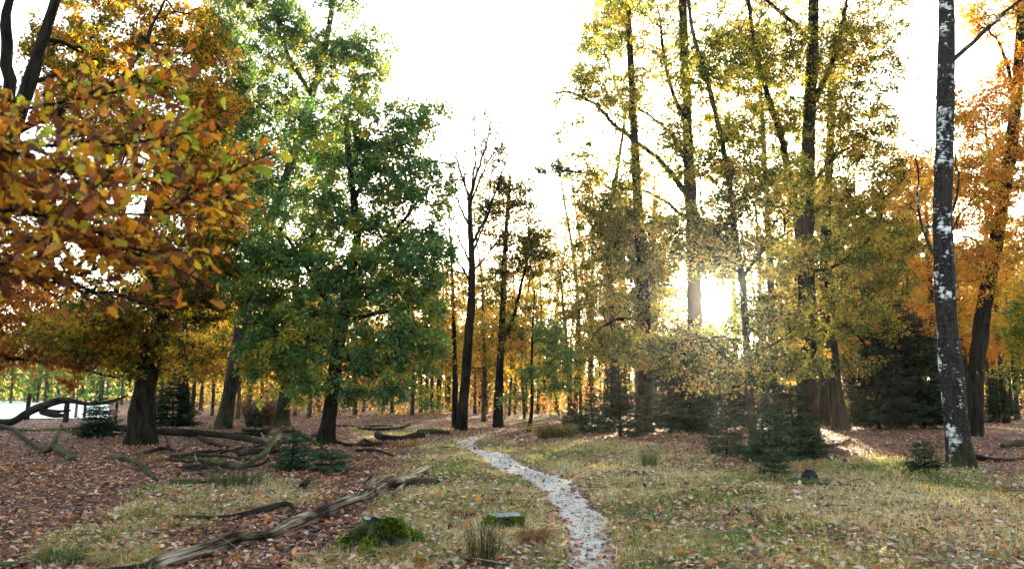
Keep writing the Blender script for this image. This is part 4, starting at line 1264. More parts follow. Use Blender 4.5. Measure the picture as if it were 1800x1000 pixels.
log('fallen_branch', 'black stick by the charred stump on the right', [(1405, 853, 8, 0), (1440, 854, 7, 0), (1480, 855, 6, 0.01), (1522, 857, 4, 0)], M_WOOD_D, 17.0, 'branch')
log('broken_branch', 'dark end of broken branch propped on the right grass', [(1272, 916, 8, 0.0), (1296, 906, 9, 0.04)], M_WOOD_D, 17.6, 'branch')
log('broken_branch', 'pale broken branch piece on the right grass', [(1310, 906, 9, 0.0), (1328, 912, 10, 0.02), (1345, 922, 9, 0.0)], M_WOOD, 18.1, 'branch', side_stubs=[[(1322, 908, 6, .02), (1312, 893, 5, .06)]])
log('fallen_branch', 'dark root like branch running right from the birch foot', [(1715, 812, 14, 0.05), (1745, 813, 11, 0), (1790, 811, 10, 0), (1840, 808, 8, 0)], M_WOOD_D, 18.7, 'branch')
log('fallen_log', 'mossy log at the right edge behind the birch', [(1762, 784, 12, 0), (1785, 783, 15, 0), (1830, 781, 14, 0)], M_WOOD_M, 19.2)
log('fallen_branch', 'short stick lying on the right near grass', [(1745, 925, 6, 0), (1780, 922, 6, 0), (1795, 916, 4, 0.01)], M_WOOD_D, 19.9, 'stick')
log('fallen_branch', 'small stick on the litter between spruces and birch', [(1468, 783, 5, 0), (1496, 776, 5, 0)], M_WOOD_D, 20.3, 'stick')
log('fallen_branch', 'dark sticks piece on the litter left of the seedling by the birch', [(1440, 807, 6, 0), (1470, 811, 7, 0), (1490, 812, 5, 0)], M_WOOD_D, 20.9, 'stick')
log('fallen_log', 'small mossy log at the lower left corner', [(-20, 988, 14, 0), (20, 984, 14, 0), (55, 982, 9, 0)], M_WOOD_M, 21.2)
log('twig', 'dark stick on the litter above the long log', [(600, 868, 5, 0), (625, 872, 6, 0), (650, 880, 5, 0)], M_WOOD_D, 21.9, 'stick')
log('fallen_log', 'pale log tip at the bottom edge left of the rush clump', [(440, 1001, 14, 0), (478, 999, 12, 0)], M_WOOD, 22.5)

rngh = np.random.default_rng(88)
for q in range(16):
    px = rngh.uniform(290, 560)
    py = rngh.uniform(790, 842)
    if px > 470:
        py = rngh.uniform(786, 806)
    w_ = rngh.uniform(40, 85)
    sl = rngh.uniform(-12, 12)
    d_ = rngh.uniform(5, 9)
    log('dead_branch', 'thin dead branch in the dark tangle of branches under the oaks', [(px - w_ / 2, py - sl / 2, d_, 0.0), (px - w_ * .15, py + rngh.normal(0, 2), d_, rngh.uniform(0, .12)), (px + w_ * .2, py + rngh.normal(0, 2), d_ * .8, rngh.uniform(0, .15)), (px + w_ / 2, py + sl / 2, d_ * .5, rngh.uniform(0, .3))],
        M_WOOD_D if q % 4 else M_WOOD, 30 + q * 1.3, 'branch', sides=8, group=GL, side_stubs=[[(px, py, d_ * .6, .08), (px + rngh.uniform(-16, 16), py - 5, d_ * .3, rngh.uniform(.1, .4))]])

# fence posts at the meadow edge
for q, (px, D, hp, lab) in enumerate([(51, 46, 36, 'dark post standing left before the frosted meadow'), (119, 44, 34, 'thick broken post below the forked dead limb'), (136, 48, 30, 'thin pale post beside the thick broken post'),
                                      (151, 48, 28, 'thin post next to the small bushy spruce'), (206, 46, 30, 'pale post left of the thick oak trunk')]):
    b = at(px, 690, D)
    b[2] = float(height(b[0], b[1]))
    H = hp * D / F + 0.3
    mb = MB()
    rr = (0.16 if q == 1 else 0.10) * (1.1 if q == 0 else 0.8)
    tube(mb, b + np.array([[0, 0, -0.1], [0.01, 0, H * .5], [0.03, 0, H]]), np.array([rr * 1.15, rr, rr * .85]), 9, 0, 0.15, q + 1, cap=True)
    tag(mb.build('fence_post', M_WOOD_D if q < 2 else M_WOOD, None, b), lab, 'post', 'posts at the meadow edge')


# ------------------------------------------------------------------ stumps
def stump(name, label, px, py, wpx, hpx, seed, mossy=True, lobes=5, top_w=0.62, notch=True):
    rng = np.random.default_rng(seed)
    D = gd(py)
    k = D / F
    b = at(px, py - 6, gd(py - 6))
    b[2] = float(height(b[0], b[1]))
    R = wpx * k * 0.5
    H = hpx * k
    root = thing(name, label, 'stump', b)
    nr, ns = 18, 64
    th = np.linspace(0, 2 * PI, ns, endpoint=False)
    zs = np.linspace(-0.08, 1, nr)
    prof = top_w + (1 - top_w) * (1 - np.clip(zs, 0, 1)) ** 1.6
    TH, ZZ = np.meshgrid(th, zs)
    lob = 1 + 0.34 * np.cos(lobes * TH + seed) * (1 - 0.7 * np.clip(ZZ, 0, 1)) + 0.10 * np.cos(3 * TH + 1.3 * seed) * (1 - 0.6 * np.clip(ZZ, 0, 1))
    lump = 0.62 * (vnoise(np.cos(TH) * 3.5 + seed, np.sin(TH) * 3.5 + ZZ * 3, seed) - 0.5) + 0.30 * (vnoise(np.cos(TH) * 9, np.sin(TH) * 9 + ZZ * 7, seed + 1) - 0.5)
    if not mossy:
        lump *= 0.3
    RR = R * prof[:, None] * lob * (1 + lump * (1 - 0.8 * (ZZ > 0.96)))
    Zt = H * np.clip(ZZ, -0.3, 1) * (1 + (0.22 if mossy else 0) * (vnoise(np.cos(TH) * 2.5 + seed, np.sin(TH) * 2.5, seed + 6) - 0.6)) + (0.10 * H * np.cos(TH + 2) if mossy else 0.02 * H * np.cos(TH)) * (ZZ > 0.5)
    V = b + np.stack([RR * np.cos(TH), RR * np.sin(TH) * 0.9, Zt], 2)
    i = np.arange(nr - 1)[:, None] * ns
    j = np.arange(ns)[None]
    j2 = (j + 1) % ns
    mb = MB()
    mb.add(V.reshape(-1, 3), np.stack([i + j, i + j2, i + ns + j2, i + ns + j], 2).reshape(-1, 4), 0)
    m, t = new_mat('moss_cushion')
    tcv = attr(t, 'tc').outputs['Vector']
    n1 = node(t, 'ShaderNodeTexNoise', Vector=tcv, Scale=6.0, Detail=6.0)
    n2 = node(t, 'ShaderNodeTexNoise', Vector=tcv, Scale=90.0, Detail=3.0)
    c = ramp(t, n1.outputs[0], [(0.40, (0.012, 0.010, 0.008)), (0.50, (0.03, 0.04, 0.010)), (0.70, (0.08, 0.11, 0.018))])
    bp = node(t, 'ShaderNodeBump', Height=n2.outputs[0], Strength=1.0, Distance=0.02)
    d = node(t, 'ShaderNodeBsdfPrincipled', Base_Color=c, Roughness=0.95, Normal=bp.outputs[0])
    out(t, d.outputs[0])
    mb.build('stump_body', m, root, b)
    # sawn top
    ring = V[-1]
    c0 = ring.mean(0)
    mt = MB()
    rings = [ring + [0, 0, 0.002]]
    for s in (0.7, 0.4, 0.15):
        q = c0 + (ring - c0) * s
        q[:, 2] += rng.normal(0, 0.004, ns) + 0.004
        rings.append(q)
    Vt = np.vstack(rings)
    f = []
    for a in range(3):
        i0 = a * ns
        f.append(np.stack([i0 + np.arange(ns), i0 + (np.arange(ns) + 1) % ns, i0 + ns + (np.arange(ns) + 1) % ns, i0 + ns + np.arange(ns)], 1))
    mt.add(Vt, [np.vstack(f), np.arange(3 * ns, 4 * ns)], 0, Vt - c0)
    m2, t = new_mat('grey_sawn_wood')
    tcv = attr(t, 'tc').outputs['Vector']
    wv = node(t, 'ShaderNodeTexWave', dict(wave_type='RINGS', rings_direction='Z'), Vector=tcv, Scale=14.0, Distortion=3.0, Detail=3.0)
    n1 = node(t, 'ShaderNodeTexNoise', Vector=tcv, Scale=12.0, Detail=6.0)
    c = ramp(t, wv.outputs['Fac'], [(0.2, (0.20, 0.19, 0.18)), (0.8, (0.36, 0.35, 0.33))])
    c = node(t, 'ShaderNodeMixRGB', dict(blend_type='MULTIPLY'), i0=0.8, i1=c, i2=ramp(t, n1.outputs[0], [(0.35, (0.4, 0.4, 0.36)), (0.6, (1.1, 1.1, 1.1))])).outputs[0]
    bp = node(t, 'ShaderNodeBump', Height=n1.outputs[0], Strength=0.6, Distance=0.02)
    d = node(t, 'ShaderNodeBsdfPrincipled', Base_Color=c, Roughness=0.85, Normal=bp.outputs[0])
    out(t, d.outputs[0])
    mt.build('sawn_top', m2, root, b)
    # moss fronds all over its sides
    n = 16000 if mossy else 3000
    ii = rng.integers(0, nr - 1, n)
    jj = rng.integers(0, ns, n)
    u, v_ = rng.uniform(0, 1, (n, 1)), rng.uniform(0, 1, (n, 1))
    A_, B_, C_, D_ = V[ii, jj], V[ii, (jj + 1) % ns], V[ii + 1, (jj + 1) % ns], V[ii + 1, jj]
    pos = (A_ * (1 - u) + B_ * u) * (1 - v_) + (D_ * (1 - u) + C_ * u) * v_
    nn = nrm(np.cross(B_ - A_, D_ - A_))
    g = vnoise(pos[:, 0] * 7 + 3, pos[:, 1] * 7 + pos[:, 2] * 9, seed + 3)
    sel = g > (0.34 if mossy else 0.45)
    pos, nn = pos[sel], nn[sel]
    n = len(pos)
    col = pick([(0.035, 0.060, 0.012, 1.5), (0.11, 0.16, 0.018, 2), (0.24, 0.30, 0.03, 1.3)], n, rng, 0.25)
    mf = MB()
    bl = np.array([[0, -0.16, 0], [0, 0.16, 0], [1, 0, 0.1]])
    scatter(mf, bl, np.array([[0, 1, 2]]), pos - nn * 0.004, nn + rng.normal(0, 0.45, (n, 3)) + [0, 0, 0.2], rng.normal(0, 1, (n, 3)), rng.uniform(0.018, 0.055, n) * (0.5 + g[sel]), col)
    mf.build('moss', M_GREEN, root, b, smooth=False)['kind'] = 'stuff'
    return root


stump('tree_stump', 'large moss covered stump in the foreground, lumpy with spreading roots', 672, 968, 128, 50, 3, True, 5, 0.50)
stump('tree_stump', 'low flat sawn stump beside the rush clump', 890, 944, 66, 20, 8, False, 4, 0.86)


def blades(mbx, base, n, h0, h1, spread, wid, pal, rng, lean=0.5, r=0.1):
    a = rng.uniform(0, 2 * PI, n)
    rr = r * np.sqrt(rng.uniform(0, 1, n))
    p0 = base + np.stack([rr * np.cos(a), rr * np.sin(a), -0.02 + 0 * rr], 1)
    d = np.stack([np.cos(a), np.sin(a), 0 * a], 1) * (spread * rng.uniform(0.1, 1, (n, 1))) + rng.normal(0, spread * 0.3, (n, 3)) * [1, 1, 0]
    h = rng.uniform(h0, h1, n)
    p1 = p0 + d * 0.35 * h[:, None] + np.stack([0 * h, 0 * h, h * 0.6], 1)
    p2 = p0 + d * h[:, None] * (1 + lean * 0.4) + np.stack([0 * h, 0 * h, h * (1 - lean * rng.uniform(0, 0.9, n))], 1)
    u = nrm(np.cross(p2 - p0, rng.normal(0, 1, (n, 3)))) * wid
    V = np.stack([p0 - u, p0 + u, p1 - u * 0.8, p1 + u * 0.8, p2], 1)
    b = np.arange(n)[:, None] * 5
    c = np.repeat(pick(pal, n, rng, 0.2), 5, 0)
    mbx.add(V.reshape(-1, 3), [np.concatenate([b, b + 1, b + 3, b + 2], 1), np.concatenate([b + 2, b + 3, b + 4], 1)], 0, None, c)


def tuft(name, label, cat, px, py, n, h0, h1, spread, wid, pal, seed, lean=0.5, r=0.1):
    rng = np.random.default_rng(seed)
    b = at(px, py, gd(py))
    b[2] = float(height(b[0], b[1]))
    mb = MB()
    blades(mb, b, n, h0, h1, spread, wid, pal, rng, lean, r)
    return tag(mb.build(name, M_GRASS, None, b, smooth=False), label, cat)


PAL_RUSH = [(0.05, 0.06, 0.025, 3), (0.09, 0.09, 0.04, 2), (0.2, 0.15, 0.08, 1)]
PAL_DEAD = [(0.20, 0.10, 0.05, 3), (0.30, 0.17, 0.09, 2), (0.12, 0.06, 0.03, 1)]
PAL_DRY = [(0.36, 0.28, 0.15, 3), (0.27, 0.22, 0.10, 2), (0.17, 0.17, 0.06, 2), (0.42, 0.34, 0.21, 1)]
tuft('rush_clump', 'tall upright rush clump at the bottom edge before the flat stump', 'rush', 850, 992, 230, 0.22, 0.62, 0.42, 0.0024, [(0.025, 0.032, 0.014, 3), (0.06, 0.06, 0.028, 2), (0.2, 0.15, 0.08, 1)], 1, 0.2, 0.15)
tuft('dead_fern', 'reddish brown dead fern tuft right of the flat stump', 'fern', 938, 962, 300, 0.12, 0.28, 0.9, 0.005, PAL_DEAD, 2, 1.2, 0.10)
tuft('grass_tuft', 'brown grass tuft in front of the large mossy stump', 'grass tuft', 700, 980, 260, 0.08, 0.2, 0.9, 0.005, PAL_DEAD + PAL_DRY, 3, 1.1, 0.14)
tuft('grass_tuft', 'dark brown tuft on the grass above the rush clump', 'grass tuft', 812, 918, 220, 0.08, 0.2, 0.8, 0.005, PAL_DEAD, 4, 1.0, 0.14)
tuft('rush_clump', 'low green rush tuft at the lower left near the corner', 'rush', 105, 978, 260, 0.15, 0.30, 0.7, 0.004, [(0.06, 0.09, 0.03, 2), (0.1, 0.13, 0.04, 1)], 5, 0.7, 0.22)
tuft('grass_tuft', 'yellow dry tuft at the left end of the long log', 'grass tuft', 215, 975, 300, 0.12, 0.26, 0.9, 0.005, PAL_DRY, 6, 1.0, 0.24)
tuft('dead_bush', 'brown twiggy bush standing among trees behind the branch heap', 'bush', 455, 752, 700, 0.8, 2.0, 0.9, 0.012, [(0.14, 0.08, 0.05, 2), (0.2, 0.12, 0.07, 1), (0.07, 0.05, 0.035, 1)], 7, 0.9, 0.5)
tuft('bracken', 'brown bracken patch beside the low spruce shrub', 'bracken', 975, 770, 420, 0.3, 0.75, 0.9, 0.02, [(0.16, 0.10, 0.04, 2), (0.12, 0.11, 0.04, 1), (0.07, 0.07, 0.03, 1)], 8, 1.0, 0.6)
tuft('grass_tuft', 'sparse dry weed standing alone on the right litter edge', 'weed', 1142, 822, 160, 0.2, 0.55, 0.35, 0.006, [(0.10, 0.11, 0.05, 2), (0.2, 0.15, 0.08, 1)], 9, 0.3, 0.16)
tuft('grass_tuft', 'tawny grass tuft behind the charred stump', 'grass tuft', 1415, 826, 300, 0.15, 0.3, 0.9, 0.008, PAL_DRY + PAL_DEAD, 10, 1.0, 0.4)
tuft('grass_tuft', 'brown heather tuft left of the grass mound', 'grass tuft', 708, 786, 300, 0.15, 0.32, 0.9, 0.01, PAL_DEAD, 11, 1.0, 0.4)
tuft('rush_clump', 'green rush tuft growing between branches of the heap', 'rush', 412, 852, 260, 0.2, 0.42, 0.6, 0.006, [(0.05, 0.06, 0.03, 2), (0.12, 0.11, 0.06, 1)], 12, 0.5, 0.45)

# charred stump on the right and dark soil patches
b = at(1422, 846, gd(846))
b[2] = float(height(b[0], b[1]))
mb = MB()
tube(mb, b + np.array([[0, 0, -0.05], [0, 0, 0.05], [0.01, 0, 0.13], [0.03, 0, 0.2]]), np.array([0.17, 0.15, 0.12, 0.06]), 14, 0, 0.3, 4, cap=True)
m_ch = bark_mat('charred_wood', (0.008, 0.008, 0.009), (0.04, 0.04, 0.045), 14, 0.5, bump=0.8)
tag(mb.build('charred_stump', m_ch, None, b), 'small black charred stump on the right grass', 'stump')
tuft('grass_tuft', 'green tuft at the foot of the charred stump', 'grass tuft', 1425, 851, 260, 0.08, 0.18, 0.9, 0.007, [(0.05, 0.09, 0.03, 2), (0.09, 0.13, 0.04, 1)], 13, 0.9, 0.3)
rng = np.random.default_rng(9)
mb = MB()
for px, py, rx, ry, n in [(1405, 914, 50, 9, 900), (1120, 838, 36, 6, 380), (1150, 843, 18, 4, 160), (1440, 930, 30, 8, 260), (1580, 928, 24, 7, 260), (1750, 945, 34, 7, 300), (560, 950, 60, 10, 260)]:
    D = gd(py)
    c = at(px, py, D)
    D2 = gd(py - ry) - D
    a = rng.uniform(0, 2 * PI, n)
    q = np.sqrt(rng.uniform(0, 1, n))
    x = c[0] + rx * D / F * q * np.cos(a)
    y = c[1] + D2 * q * np.sin(a)
    z = height(x, y) + 0.03 * (1 - q)
    tv = np.array([[1, 0, 0], [-1, 0, 0], [0, 1, 0], [0, -1, 0], [0, 0, 1], [0, 0, -1]], float)
    tf = np.array([[0, 2, 4], [2, 1, 4], [1, 3, 4], [3, 0, 4], [2, 0, 5], [1, 2, 5], [3, 1, 5], [0, 3, 5]])
    scatter(mb, tv, tf, np.stack([x, y, z], 1), rng.normal(0, 1, (n, 3)), rng.normal(0, 1, (n, 3)), np.exp(rng.normal(-3.9, 0.45, (n, 3))), pick([(0.025, 0.018, 0.014, 2), (0.05, 0.038, 0.03, 1)], n, rng, 0.25))
m, t = new_mat('dark_soil')
d = node(t, 'ShaderNodeBsdfPrincipled', Base_Color=attr(t, 'col').outputs['Color'], Roughness=0.95)
out(t, d.outputs[0])
M_SOIL = m
mb.build('soil_clods', M_SOIL, kind='stuff', smooth=False)


# ------------------------------------------------------------------ ground cover
def sample_ground(n, rng, ymin, ymax, power):
    """random ground points in the viewing wedge, denser nearby"""
    u = rng.uniform(0, 1, n)
    y = (ymin ** (1 - power) + u * (ymax ** (1 - power) - ymin ** (1 - power))) ** (1 / (1 - power))
    x = rng.uniform(-0.74, 0.74, n) * (y + 1.5)
    return x, y


def on_ground_normals(x, y):
    e = 0.05
    return nrm(np.stack([-(height(x + e, y) - height(x - e, y)) / (2 * e), -(height(x, y + e) - height(x, y - e)) / (2 * e), np.ones_like(x)], 1))


# grass
rng = np.random.default_rng(21)
x, y = sample_ground(430000, rng, 5.8, 34, 1.25)
g = grassy(x, y)
k = (rng.uniform(0, 1, len(x)) < g * (0.35 + 0.9 * vnoise(x / 0.5, y / 0.5, 51))) & (path_u(x, y) > rng.normal(-0.01, 0.07, len(x)))
x, y = x[k], y[k]
n = len(x)
z = height(x, y)
h = rng.uniform(0.03, 0.085, n) * (0.6 + 0.9 * vnoise(x / 1.1, y / 1.1, 52)) * (1 + 0.012 * y)
ax = rng.normal(0, 0.62, (n, 3)) + [0, 0, 0.75]
gn = vnoise(x / 1.6, y / 1.6, 53) * 0.65 + vnoise(x / 0.45, y / 0.45, 54) * 0.35
palg = [(0.05, 0.095, 0.022, 1.8), (0.13, 0.19, 0.045, 2.6), (0.28, 0.26, 0.09, 2.4), (0.44, 0.36, 0.20, 3.0), (0.52, 0.44, 0.29, 2.0)]
col = pick(palg, n, rng, 0.2, np.clip((gn - 0.5) * 1.6 + 0.60, 0, 1))
mb = MB()
wd = 0.004 * (1 + y / 12)
scatter(mb, np.array([[0, -1, 0], [0, 1, 0], [1, 0, 0.0]]), np.array([[0, 1, 2]]), np.stack([x, y, z - 0.006], 1), ax, rng.normal(0, 1, (n, 3)), np.stack([h * 1.25, wd, wd], 1), col)
mb.build('grass', M_GRASS, kind='stuff', smooth=False)

# fallen leaves
rng = np.random.default_rng(22)
x, y = sample_ground(205000, rng, 6.0, 60, 1.35)
g = grassy(x, y)
pu = path_u(x, y)
dens = (1 - 0.55 * g) * (0.35 + 0.95 * vnoise(x / 1.3, y / 1.3, 61))
dens = np.where(pu < 0, 0.10 + 0.22 * (pu > -0.09) + 0.6 * np.clip((y - 22) / 5, 0, 1), dens)
k = rng.uniform(0, 1, len(x)) < dens
x, y, g = x[k], y[k], g[k]
n = len(x)
nm = on_ground_normals(x, y) + rng.normal(0, 0.38, (n, 3))
ax = rng.normal(0, 1, (n, 3)) * [1, 1, 0.25]
z = height(x, y) + rng.uniform(0.006, 0.035, n) + 0.02 * g
PAL_LIT = [(0.042, 0.019, 0.012, 2.2), (0.15, 0.060, 0.034, 3.0), (0.27, 0.112, 0.062, 3.4), (0.39, 0.19, 0.115, 2.4), (0.50, 0.31, 0.21, 1.5), (0.50, 0.18, 0.03, 0.9), (0.62, 0.48, 0.36, 0.6)]
col = pick(PAL_LIT, n, rng, 0.22)
pale = (g > 0.3) & (rng.uniform(0, 1, n) < 0.45)
col[pale] = pick([(0.45, 0.30, 0.20, 2), (0.52, 0.40, 0.30, 2), (0.34, 0.16, 0.09, 1.5), (0.45, 0.17, 0.03, 0.8)], int(pale.sum()), rng, 0.15)
sc = 0.062 * np.exp(rng.normal(0, 0.25, n)) * (1 + 0.010 * y)
dist = np.hypot(x, y)
near = np.where(y > 6.3, dist, 99)
order = np.argsort(near)
inview = np.abs(to_px(np.stack([x, y, z], 1))[0] - 900) < 905
cand = [q for q in order if inview[q]][:300]
single = np.zeros(n, bool)
single[cand] = True
mb = MB()
pos = np.stack([x, y, z], 1)
lt = np.random.default_rng(3)
L1 = oak_leaf(lt, 0.35)
mid = (~single) & (dist < 7.3)
far_ = (~single) & (dist >= 7.3) & (dist < 10.5)
vfar = (~single) & (dist >= 10.5)
for q in range(3):
    Lq = oak_leaf(lt, 0.4)
    sel = mid & (np.arange(n) % 3 == q)
    scatter(mb, Lq[0], Lq[1], pos[sel], ax[sel], nm[sel], sc[sel], col[sel])
scatter(mb, HEX_V, HEX_F, pos[far_], ax[far_], nm[far_], sc[far_], col[far_])
scatter(mb, KITE_V, KITE_F, pos[vfar], ax[vfar], nm[vfar], sc[vfar] * 1.1, col[vfar])
mb.build('leaf_litter', M_LITTER, kind='stuff', smooth=False)
M_FALLEN = leaf_mat('fallen_leaf', 0.25, 0.5, 1.2, [(0.14, 0.06, 0.04), (0.30, 0.15, 0.10), (0.45, 0.30, 0.20), (0.24, 0.10, 0.06), (0.52, 0.40, 0.30), (0.42, 0.16, 0.03), (0.36, 0.2, 0.13)])
from mathutils import Matrix, Vector
fl = []
for q in range(7):
    Lq = oak_leaf(lt, 0.45)
    mbq = MB()
    mbq.add(Lq[0], Lq[1], 0, Lq[0])
    fl.append(mbq.mesh('fallen_leaf', M_FALLEN, smooth=False))
for a, q in enumerate(cand):
    o = bpy.data.objects.new('fallen_leaf', fl[a % 7])
    COL.objects.link(o)
    o.parent = ground
    A1 = ax[q] / np.linalg.norm(ax[q])
    B1 = np.cross(nm[q], A1)
    B1 /= np.linalg.norm(B1)
    C1 = np.cross(A1, B1)
    Mx = Matrix([[A1[r] * sc[q], B1[r] * sc[q], C1[r] * sc[q], pos[q][r]] for r in range(3)] + [[0, 0, 0, 1]])
    o.matrix_local = Mx

# small sticks lying among the leaves
rng = np.random.default_rng(24)
x, y = sample_ground(2600, rng, 5.5, 40, 1.3)
k = path_u(x, y) > 0.1
x, y = x[k], y[k]
n = len(x)
mb = MB()
stv = np.array([[0, 1, 0], [0, -.5, .87], [0, -.5, -.87], [.5, 1.2, .6], [.5, -.3, 1.4], [.5, -.3, -.3], [1, .5, 0], [1, -.2, .4], [1, -.2, -.4]])
stf = np.array([[a, b, b + 3, a + 3] for i0 in (0, 3) for a, b in ((i0, i0 + 1), (i0 + 1, i0 + 2), (i0 + 2, i0))])
ln = rng.uniform(0.12, 0.5, n)
th_ = rng.uniform(0.002, 0.007, n) * (1 + 0.04 * y)
scatter(mb, stv, stf, np.stack([x, y, height(x, y) + 0.03], 1), rng.normal(0, 1, (n, 3)) * [1, 1, 0.12], rng.normal(0, 0.2, (n, 3)) + [0, 0, 1], np.stack([ln, th_, th_], 1), pick([(0.05, 0.038, 0.03, 2), (0.12, 0.09, 0.07, 1), (0.3, 0.25, 0.2, 0.5)], n, rng, 0.2))
mb.build('stick_litter', M_SOIL, kind='stuff', smooth=False)

# pebbles on the path
rng = np.random.default_rng(23)
n = 2600
y = rng.uniform(6, 24, n) ** 1.0
u = rng.uniform(0.02, 0.98, n)
x = np.interp(y, PATH[:, 2], PATH[:, 0]) * (1 - u) + np.interp(y, PATH[:, 2], PATH[:, 1]) * u
mb = MB()
scatter(mb, tv, tf, np.stack([x, y, height(x, y) + 0.012], 1), rng.normal(0, 1, (n, 3)), rng.normal(0, 1, (n, 3)), np.exp(rng.normal(-4.7, 0.4, (n, 3))), pick([(0.4, 0.38, 0.35, 2), (0.25, 0.23, 0.2, 1), (0.14, 0.1, 0.07, 1)], n, rng, 0.2))
mb.build('pebbles', M_SOIL, kind='stuff', smooth=False)

# ------------------------------------------------------------------ near oak branch at the left
rng = np.random.default_rng(31)
base = np.array([-4.6, 5.2, 0.0])
base[2] = float(height(base[0], base[1]))
root = thing('young_oak', 'near oak boughs with large blurred brown and orange leaves at left', 'tree', base)
mbt = MB()
zz = np.linspace(-0.1, 5.5, 12)
tube(mbt, base + np.stack([0.05 * np.sin(zz), 0.05 * np.cos(zz), zz], 1), np.linspace(0.09, 0.03, 12), 10, 0, 0.1, 3, 0.6)
mbt.build('trunk', M_BARK, root, base)
shoots = []
for y0, D0, pts in [(330, 4.9, [(60, 330), (170, 375), (290, 385), (390, 330), (470, 300)]), (250, 4.6, [(40, 260), (150, 250), (250, 245), (330, 225)]), (430, 5.0, [(60, 420), (180, 430), (280, 470), (340, 510)]),
                    (380, 4.4, [(40, 360), (150, 400), (250, 440), (330, 430)]), (200, 5.2, [(30, 200), (120, 190), (240, 170), (290, 150)]), (480, 4.7, [(0, 480), (90, 500), (190, 520), (300, 545)]),
                    (300, 5.5, [(100, 300), (230, 310), (330, 330), (420, 350)]), (440, 4.2, [(-20, 440), (60, 450), (130, 480), (200, 500)]), (240, 4.2, [(-30, 230), (50, 260), (120, 280), (200, 300)])]:
    st = base + np.array([0.05, 0, at(0, y0 + 20, 5.0)[2] - base[2]])
    q = [st] + [at(a, b, D0 + rng.normal(0, 0.12)) for a, b in pts]
    qq, rr = resample(q, np.linspace(0.014, 0.003, len(q)), 0.08)
    qq[1:-1] += np.cumsum(rng.normal(0, 0.010, qq[1:-1].shape), 0) * np.linspace(0, 1, len(qq) - 2)[:, None]
    mbl = MB()
    tube(mbl, qq, rr, 6, 0, 0.05, rng.uniform(0, 9))
    mbl.build('limb', M_TWIG, root, base)
    shoots.append(qq)
mbw = MB()
LP, LA, LN = [], [], []
for qq in shoots:
    n_tw = 92
    lo = int(len(qq) * 0.30)
    for q in range(n_tw):
        j = int(lo + (len(qq) - 1 - lo) * (q + rng.uniform(0, 1)) / n_tw)
        j = min(j, len(qq) - 1)
        tdir = qq[min(j + 1, len(qq) - 1)] - qq[max(j - 1, 0)]
        tdir = tdir / np.linalg.norm(tdir)
        d = tdir * 0.7 + rng.normal(0, 0.6, 3) * [1, 1.1, 0.75]
        d /= np.linalg.norm(d)
        Lt = rng.uniform(0.12, 0.34)
        e = qq[j] + d * Lt
        tube(mbw, np.vstack([qq[j], qq[j] + d * Lt * .5 + [0, 0, 0.01], e]), np.array([0.004, 0.003, 0.0015]), 4, 0)
        for _ in range(rng.integers(4, 7)):
            f = rng.uniform(0.35, 1.0)
            LP.append(qq[j] + d * Lt * f)
            LA.append(d * 0.7 + rng.normal(0, 0.65, 3) + [0, 0, -0.1])
            LN.append(rng.normal(0, 0.55, 3) + [0, -0.15, 0.8])
mbw.build('branchwork', M_TWIG, root, base)['kind'] = 'stuff'
LP, LA, LN = np.array(LP), np.array(LA), np.array(LN)
px_, py_ = to_px(LP)
low_ = py_ - (505 - 0.10 * px_)
kp = (low_ < 0) | (rng.uniform(0, 1, len(LP)) < 0.22)
LP, LA, LN = LP[kp], LA[kp], LN[kp]
px_, py_ = to_px(LP)
vis = (px_ > 0) & (px_ < 520) & (py_ > 90) & (py_ < 580)
dd_ = np.where(vis, LP[:, 1], 99)
order = np.argsort(dd_)
ind = order[:300]
rest = order[300:]
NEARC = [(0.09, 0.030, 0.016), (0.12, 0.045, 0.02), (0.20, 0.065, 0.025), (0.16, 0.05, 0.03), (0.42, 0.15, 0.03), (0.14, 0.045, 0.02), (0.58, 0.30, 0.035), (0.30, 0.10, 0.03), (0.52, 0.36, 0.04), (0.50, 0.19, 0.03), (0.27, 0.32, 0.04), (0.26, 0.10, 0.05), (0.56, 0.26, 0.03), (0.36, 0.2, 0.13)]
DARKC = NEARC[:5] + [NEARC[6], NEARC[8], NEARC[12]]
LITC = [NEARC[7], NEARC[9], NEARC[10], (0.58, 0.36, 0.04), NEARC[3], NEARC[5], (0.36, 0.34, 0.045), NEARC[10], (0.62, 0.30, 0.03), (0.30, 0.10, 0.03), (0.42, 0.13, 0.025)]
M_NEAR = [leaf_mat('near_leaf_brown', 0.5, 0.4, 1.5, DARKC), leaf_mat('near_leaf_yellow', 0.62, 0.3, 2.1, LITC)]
nl_ = []
for q in range(16):
    Lq = oak_leaf(rng, 0.85)
    mbq = MB()
    mbq.add(Lq[0], Lq[1], 0, Lq[0])
    nl_.append(mbq.mesh('leaf', M_NEAR[q // 8], smooth=True))
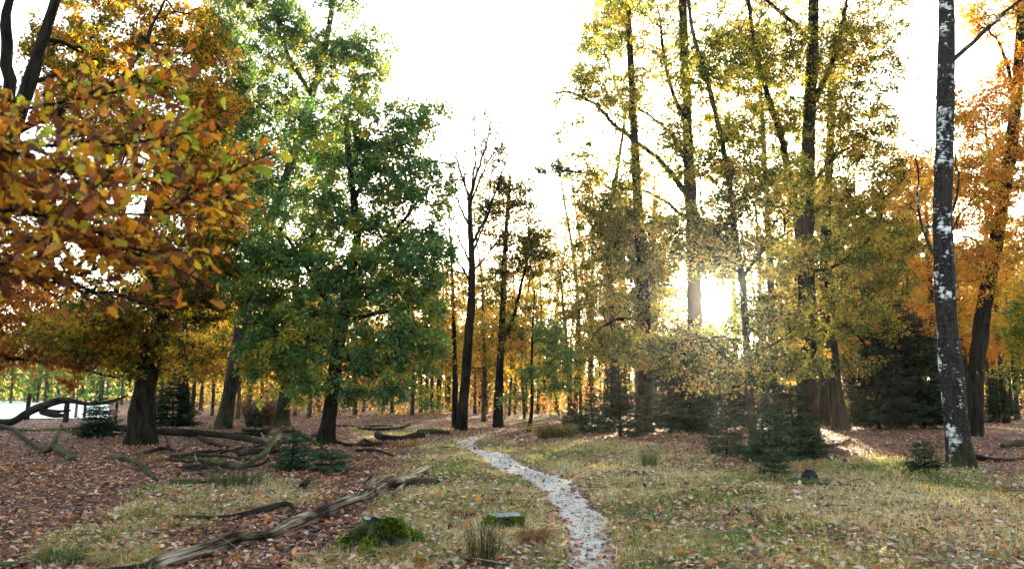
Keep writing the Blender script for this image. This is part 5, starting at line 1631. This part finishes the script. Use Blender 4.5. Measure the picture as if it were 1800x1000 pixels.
for a, q in enumerate(ind):
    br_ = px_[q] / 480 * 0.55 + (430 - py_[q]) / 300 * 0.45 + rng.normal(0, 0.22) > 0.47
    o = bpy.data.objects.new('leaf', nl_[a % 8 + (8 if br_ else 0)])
    COL.objects.link(o)
    o.parent = root
    A1 = LA[q] / np.linalg.norm(LA[q])
    B1 = np.cross(LN[q], A1)
    B1 /= np.linalg.norm(B1)
    C1 = np.cross(A1, B1)
    s = 0.080 * math.exp(rng.normal(0, 0.25))
    p = LP[q] - base
    o.matrix_local = Matrix([[A1[r] * s, B1[r] * s, C1[r] * s, p[r]] for r in range(3)] + [[0, 0, 0, 1]])
mbf = MB()
pal_n = [c + (1,) for c in NEARC]
Lq = oak_leaf(rng, 0.7)
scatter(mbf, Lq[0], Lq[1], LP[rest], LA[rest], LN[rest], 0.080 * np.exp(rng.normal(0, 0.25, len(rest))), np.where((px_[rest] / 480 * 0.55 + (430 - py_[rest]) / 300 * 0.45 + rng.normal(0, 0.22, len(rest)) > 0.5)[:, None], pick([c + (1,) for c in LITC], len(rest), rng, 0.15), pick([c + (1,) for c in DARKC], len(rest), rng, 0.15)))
mbf.build('leaves', M_LEAF, root, base, smooth=True)['kind'] = 'stuff'

# ------------------------------------------------------------------ morning haze
zt = 30.0
hx, hy0, hy1, z0 = 305.0, -65.0, 425.0, -1.6
V = np.array([[sx * hx, yy, zz] for zz in (z0, zt) for yy in (hy0, hy1) for sx in (-1, 1)])
mb = MB()
mb.add(V, np.array([[0, 2, 3, 1], [4, 5, 7, 6], [0, 1, 5, 4], [2, 6, 7, 3], [0, 4, 6, 2], [1, 3, 7, 5]]))
m = bpy.data.materials.new('morning_haze')
m.use_nodes = True
t = m.node_tree
t.nodes.clear()
pvn = t.nodes.new('ShaderNodeVolumePrincipled')
pvn.inputs['Color'].default_value = (0.95, 0.96, 1.0, 1)
pvn.inputs['Density'].default_value = 0.00011
pvn.inputs['Anisotropy'].default_value = 0.85
o_ = t.nodes.new('ShaderNodeOutputMaterial')
t.links.new(pvn.outputs[0], o_.inputs['Volume'])
try:
    m.cycles.homogeneous_volume = True
except Exception:
    pass
mb.build('haze', m, kind='stuff', smooth=False)

tot = sum(len(me.loops) - 2 * len(me.polygons) for me in bpy.data.meshes)
print('triangles', tot, 'objects', len(bpy.data.objects))
